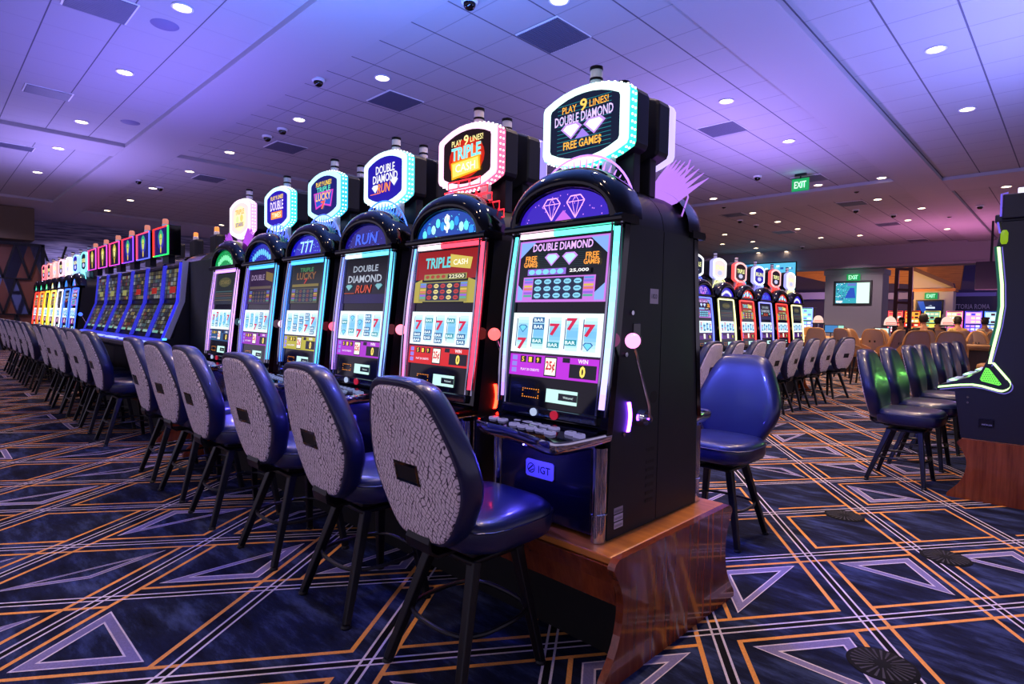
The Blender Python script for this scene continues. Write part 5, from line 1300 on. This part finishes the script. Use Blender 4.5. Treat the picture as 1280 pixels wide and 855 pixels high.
for px, Y, lb, c in ((1039, 19., 'small blue monitor among the tan chairs left of the pillar', '#3a80c0'), (1047, 20., 'small pale green monitor behind the blue one', '#a0e8d8'), (1102, 18.8, 'small white monitor right of the pillar foot', '#d8fff8')):
    p = ony(px, 411 if px < 1050 else 415, Y); t = thing('table_monitor', lb, 'monitor', (p.x, Y, 0), .7, 'small monitors on the card tables')
    mb = MB(); mb.box(-.2, .2, 0, .03, p.z - .12, p.z + .12); mb.build('monitor_case', M_cab, t, bevel=.006)
    mb = MB(); mb.box(-.18, .18, -.004, -.001, p.z - .1, p.z + .1); mb.build('monitor_screen', glow(c, 1.1), t)
    mb = MB(); mb.cyl((0, .02, .87), (0, .02, p.z - .1), .015, n=8); mb.build('monitor_stand', M_blk, t)

# ---- people at the far machines and tables
def skin_mesh(name, nodes, edges, m, parent, sub=2):
    me = bpy.data.meshes.new(name); me.from_pydata([n[:3] for n in nodes], edges, []); me.materials.append(m)
    o = bpy.data.objects.new(name, me); COL.objects.link(o)
    if parent: o.parent = parent
    md = o.modifiers.new('skin', 'SKIN'); md.use_smooth_shade = True
    if not me.skin_vertices: bpy.context.view_layer.objects.active = o
    for i, n in enumerate(nodes):
        sv = me.skin_vertices[0].data[i]; sv.radius = (n[3], n[4] if len(n) > 4 else n[3]); sv.use_root = (i == 0)
    sb = o.modifiers.new('sub', 'SUBSURF'); sb.levels = 1; sb.render_levels = sub
    return o
def person(label, px, Y, rz, top, hair, seat=.72, trouser='#14141c', longhair=False):
    p = ony(px, 410, Y); t = thing('person', label, 'person', (p.x, Y, 0), rz, None)
    sk = mat('skin_' + 'tone', '#b07a5c', .5); S = seat
    # facing +y, seated; pelvis first
    N = [(0, 0, S + .10, .15, .11), (0, 0, S + .28, .135, .10), (0, .01, S + .46, .165, .11), (0, 0, S + .57, .065), (0, .015, S + .64, .06), (0, .03, S + .745, .082, .095), (0, .03, S + .82, .08, .09)]
    E_ = [(0, 1), (1, 2), (2, 3), (3, 4), (4, 5), (5, 6)]
    for s in (-1, 1):
        b = len(N)
        N += [(s * .19, 0, S + .50, .055), (s * .24, .06, S + .26, .042), (s * .18, .30, S + .24, .034), (s * .165, .38, S + .25, .03, .02)]
        E_ += [(2, b), (b, b + 1), (b + 1, b + 2), (b + 2, b + 3)]
        for k in range(5):
            q = len(N); an = (k - 2) * .28 + (s * .5 if k == 0 else 0)
            L = (.05, .075, .085, .08, .06)[k]
            N += [(s * .165 + math.sin(an) * .03, .38 + .03 * math.cos(an), S + .245, .009), (s * .165 + math.sin(an) * (.03 + L), .38 + (.03 + L) * math.cos(an), S + .225, .007)]
            E_ += [(b + 3, q), (q, q + 1)]
        b = len(N)
        N += [(s * .10, .04, S + .07, .085), (s * .13, .42, S + .08, .065), (s * .13, .42, S - .36, .045), (s * .13, .55, S - .40, .04, .03)]
        E_ += [(0, b), (b, b + 1), (b + 1, b + 2), (b + 2, b + 3)]
    body = skin_mesh('body', N, E_, sk, t)
    cl = mat('cloth_' + top[1:], top, .8)
    sh = [(x, y, z, r[0] + .016, (r[1] if len(r) > 1 else r[0]) + .016) for x, y, z, *r in N[:3]] + [(0, 0, S + .55, .075, .07)]
    Es = [(0, 1), (1, 2), (2, 3)]
    for s in (-1, 1):
        b = len(sh); sh += [(s * .19, 0, S + .50, .068), (s * .24, .06, S + .26, .055), (s * .20, .22, S + .242, .046)]; Es += [(2, b), (b, b + 1), (b + 1, b + 2)]
    skin_mesh('shirt', sh, Es, cl, t)
    pt = [(0, 0, S + .10, .165, .125)]; Ep = []
    for s in (-1, 1):
        b = len(pt); pt += [(s * .10, .04, S + .07, .10), (s * .13, .42, S + .08, .08), (s * .13, .43, S - .30, .065)]; Ep += [(0, b), (b, b + 1), (b + 1, b + 2)]
    skin_mesh('trousers', pt, Ep, mat('cloth_' + trouser[1:], trouser, .8), t)
    mb = MB(); n = 16
    prof = [(.02, .135), (.06, .127), (.088, .10), (.102, .05), (.105, 0.), (.10, -.05), (.085, -.09 if not longhair else -.16)]
    def hr(r, z, k):
        a_ = 2 * PI * k / n; x, y = r * .95 * math.cos(a_), r * 1.1 * math.sin(a_)
        if z < .08 and y > .02: y = .02 + (y - .02) * .25; x *= 1.02
        return V((x, .02 + y, S + .775 + z))
    mb.loft([[hr(r, z, k) for k in range(n)] for r, z in prof], True, True, True, True)
    mb.build('hair', mat('hair_' + hair[1:], hair, .6), t)
    mb = MB(); mb.loft([[V((x, y, z)) for x, y, z in ((-.012, .105, S + .74), (.012, .105, S + .74), (0, .105, S + .79))], [V((x, y, z)) for x, y, z in ((-.009, .138, S + .745), (.009, .138, S + .745), (0, .12, S + .785))]], True, True, True, True); mb.build('nose', sk, t)
    for s in (-1, 1):
        mb = MB(); mb.sphere((s * .035, .113, S + .80), .012, 8, 6); mb.build('eye', M_dark, t)
        mb = MB(); mb.sphere((s * .098, .02, S + .785), .022, 8, 6, sz=1.4); mb.build('ear', sk, t)
    mb = MB(); mb.box(-.025, .025, .112, .122, S + .705, S + .713); mb.build('mouth', mat('lips', '#803038', .5), t)
    return t
PE = [(1127, 25., 2.6, '#20202e', '#141014', 'seated person in dark top leaning at the red machines'), (1154, 18., .3, '#08080e', '#1a1210', 'broad person dressed in black, back turned, at the far hall'), (1172, 24., .2, '#181828', '#0c0a0c', 'dark-haired person in navy before the yellow machine'),
      (1197, 21.5, .5, '#c8a860', '#20140e', 'person in mustard-cream top seated right of the dome sign'), (1231, 23., .9, '#d8c8a8', '#181010', 'dark-haired person in cream top before the blue-violet machines')]
for px, Y, rz, top, hr, lb in PE:
    person(lb, px, Y, rz, top, hr)
    q = ony(px, 410, Y); st = dup(tp_, (q.x + .06 * math.sin(rz), Y - .06 * math.cos(rz), 0), rz, 'tan high-backed chair under the ' + lb.split(' at ')[0].split(' before ')[0].split(' seated right')[0].split(' leaning')[0].split(', back')[0])
for x, y, e in ((-24.3, 4., 420), (-24.3, 7.5, 380), (-24.3, 11.5, 300), (-21.2, .8, 420)):
    lamp('SPOT', 'added_wall_fill', (x, y, 4.3), e, (.62, .5, 1.), .08, spot=2.6)  # violet fill spots added to brighten the left wall and lattice
lamp('SPOT', 'added_pillar_fill', (-6.4, 22.6, 4.28), 520, (.95, .78, .85), .08, (math.radians(58), 0, 0), spot=.85)  # fill spot added to brighten the pillar face, no fixture
# spots and points added to light the far hall, no fixtures
for x, y, z, e in ((-9, 24, 3.4, 60), (-5, 18, 4.2, 90), (-3, 19, 4.2, 70), (-10, 35, 5.5, 160), (-5, 34, 5.5, 160), (-7, 22, 4.1, 90)):
    lamp('SPOT', 'added_hall_fill', (x, y, z), e * 6.5, (1., .72, .46), .08, spot=2.3)
lamp('SPOT', 'timber_uplight', (-11., 38, 3.), 500, (1., .55, .2), .1, (math.radians(125), 0, 0), spot=2.4)
lamp('SPOT', 'timber_uplight', (-7.5, 37.5, 3.), 400, (1., .55, .2), .1, (math.radians(125), 0, 0), spot=2.4)
lamp('POINT', 'violet_wash', (-3.5, 38, 3.6), 120, (.45, .3, 1.), .2)
lamp('POINT', 'violet_wash', (-12., 39, 2.6), 120, (.45, .3, 1.), .2)

# ------------------------------------------------------------------ light and render settings
w = bpy.data.worlds.new('world'); SC.world = w; w.use_nodes = True
w.node_tree.nodes['Background'].inputs['Color'].default_value = (.36, .31, .47, 1); w.node_tree.nodes['Background'].inputs['Strength'].default_value = 1.5
# upward area lights added to tint the ceiling as if by topper glow
lamp('AREA', 'added_ceiling_wash', (-3.0, 2.14, 2.45), 420, (.12, .28, 1.), 3.6, (PI, 0, 0), .4)
lamp('AREA', 'added_ceiling_wash', (-8.5, 2.2, 2.45), 150, (.22, .18, .9), 4., (PI, 0, 0), .4)
lamp('AREA', 'added_ceiling_wash', (-14.5, 2.1, 2.45), 170, (.34, .27, .9), 4., (PI, 0, 0), .4)
lamp('AREA', 'added_ceiling_wash', (-4.2, 9.5, 2.45), 190, (.42, .28, 1.), .4, (PI, 0, 0), 4.5)
lamp('AREA', 'added_ceiling_wash', (-.2, 7.6, 2.45), 260, (.24, .28, 1.), .5, (PI, 0, 0), 4.)
lamp('AREA', 'added_ceiling_wash', (-2.5, 22, 2.3), 110, (1., .3, .7), 3., (PI, 0, 0), 3.)  # magenta ceiling tint added where no toppers stand
SC.view_settings.view_transform = 'Standard'; SC.view_settings.look = 'None'
SC.view_settings.exposure = 0.; SC.view_settings.gamma = 1.; SC.view_settings.use_curve_mapping = False
SC.cycles.use_denoising = True
SC.cycles.max_bounces = 6; SC.cycles.diffuse_bounces = 3; SC.cycles.glossy_bounces = 3; SC.cycles.transmission_bounces = 3
SC.cycles.sample_clamp_indirect = 4.
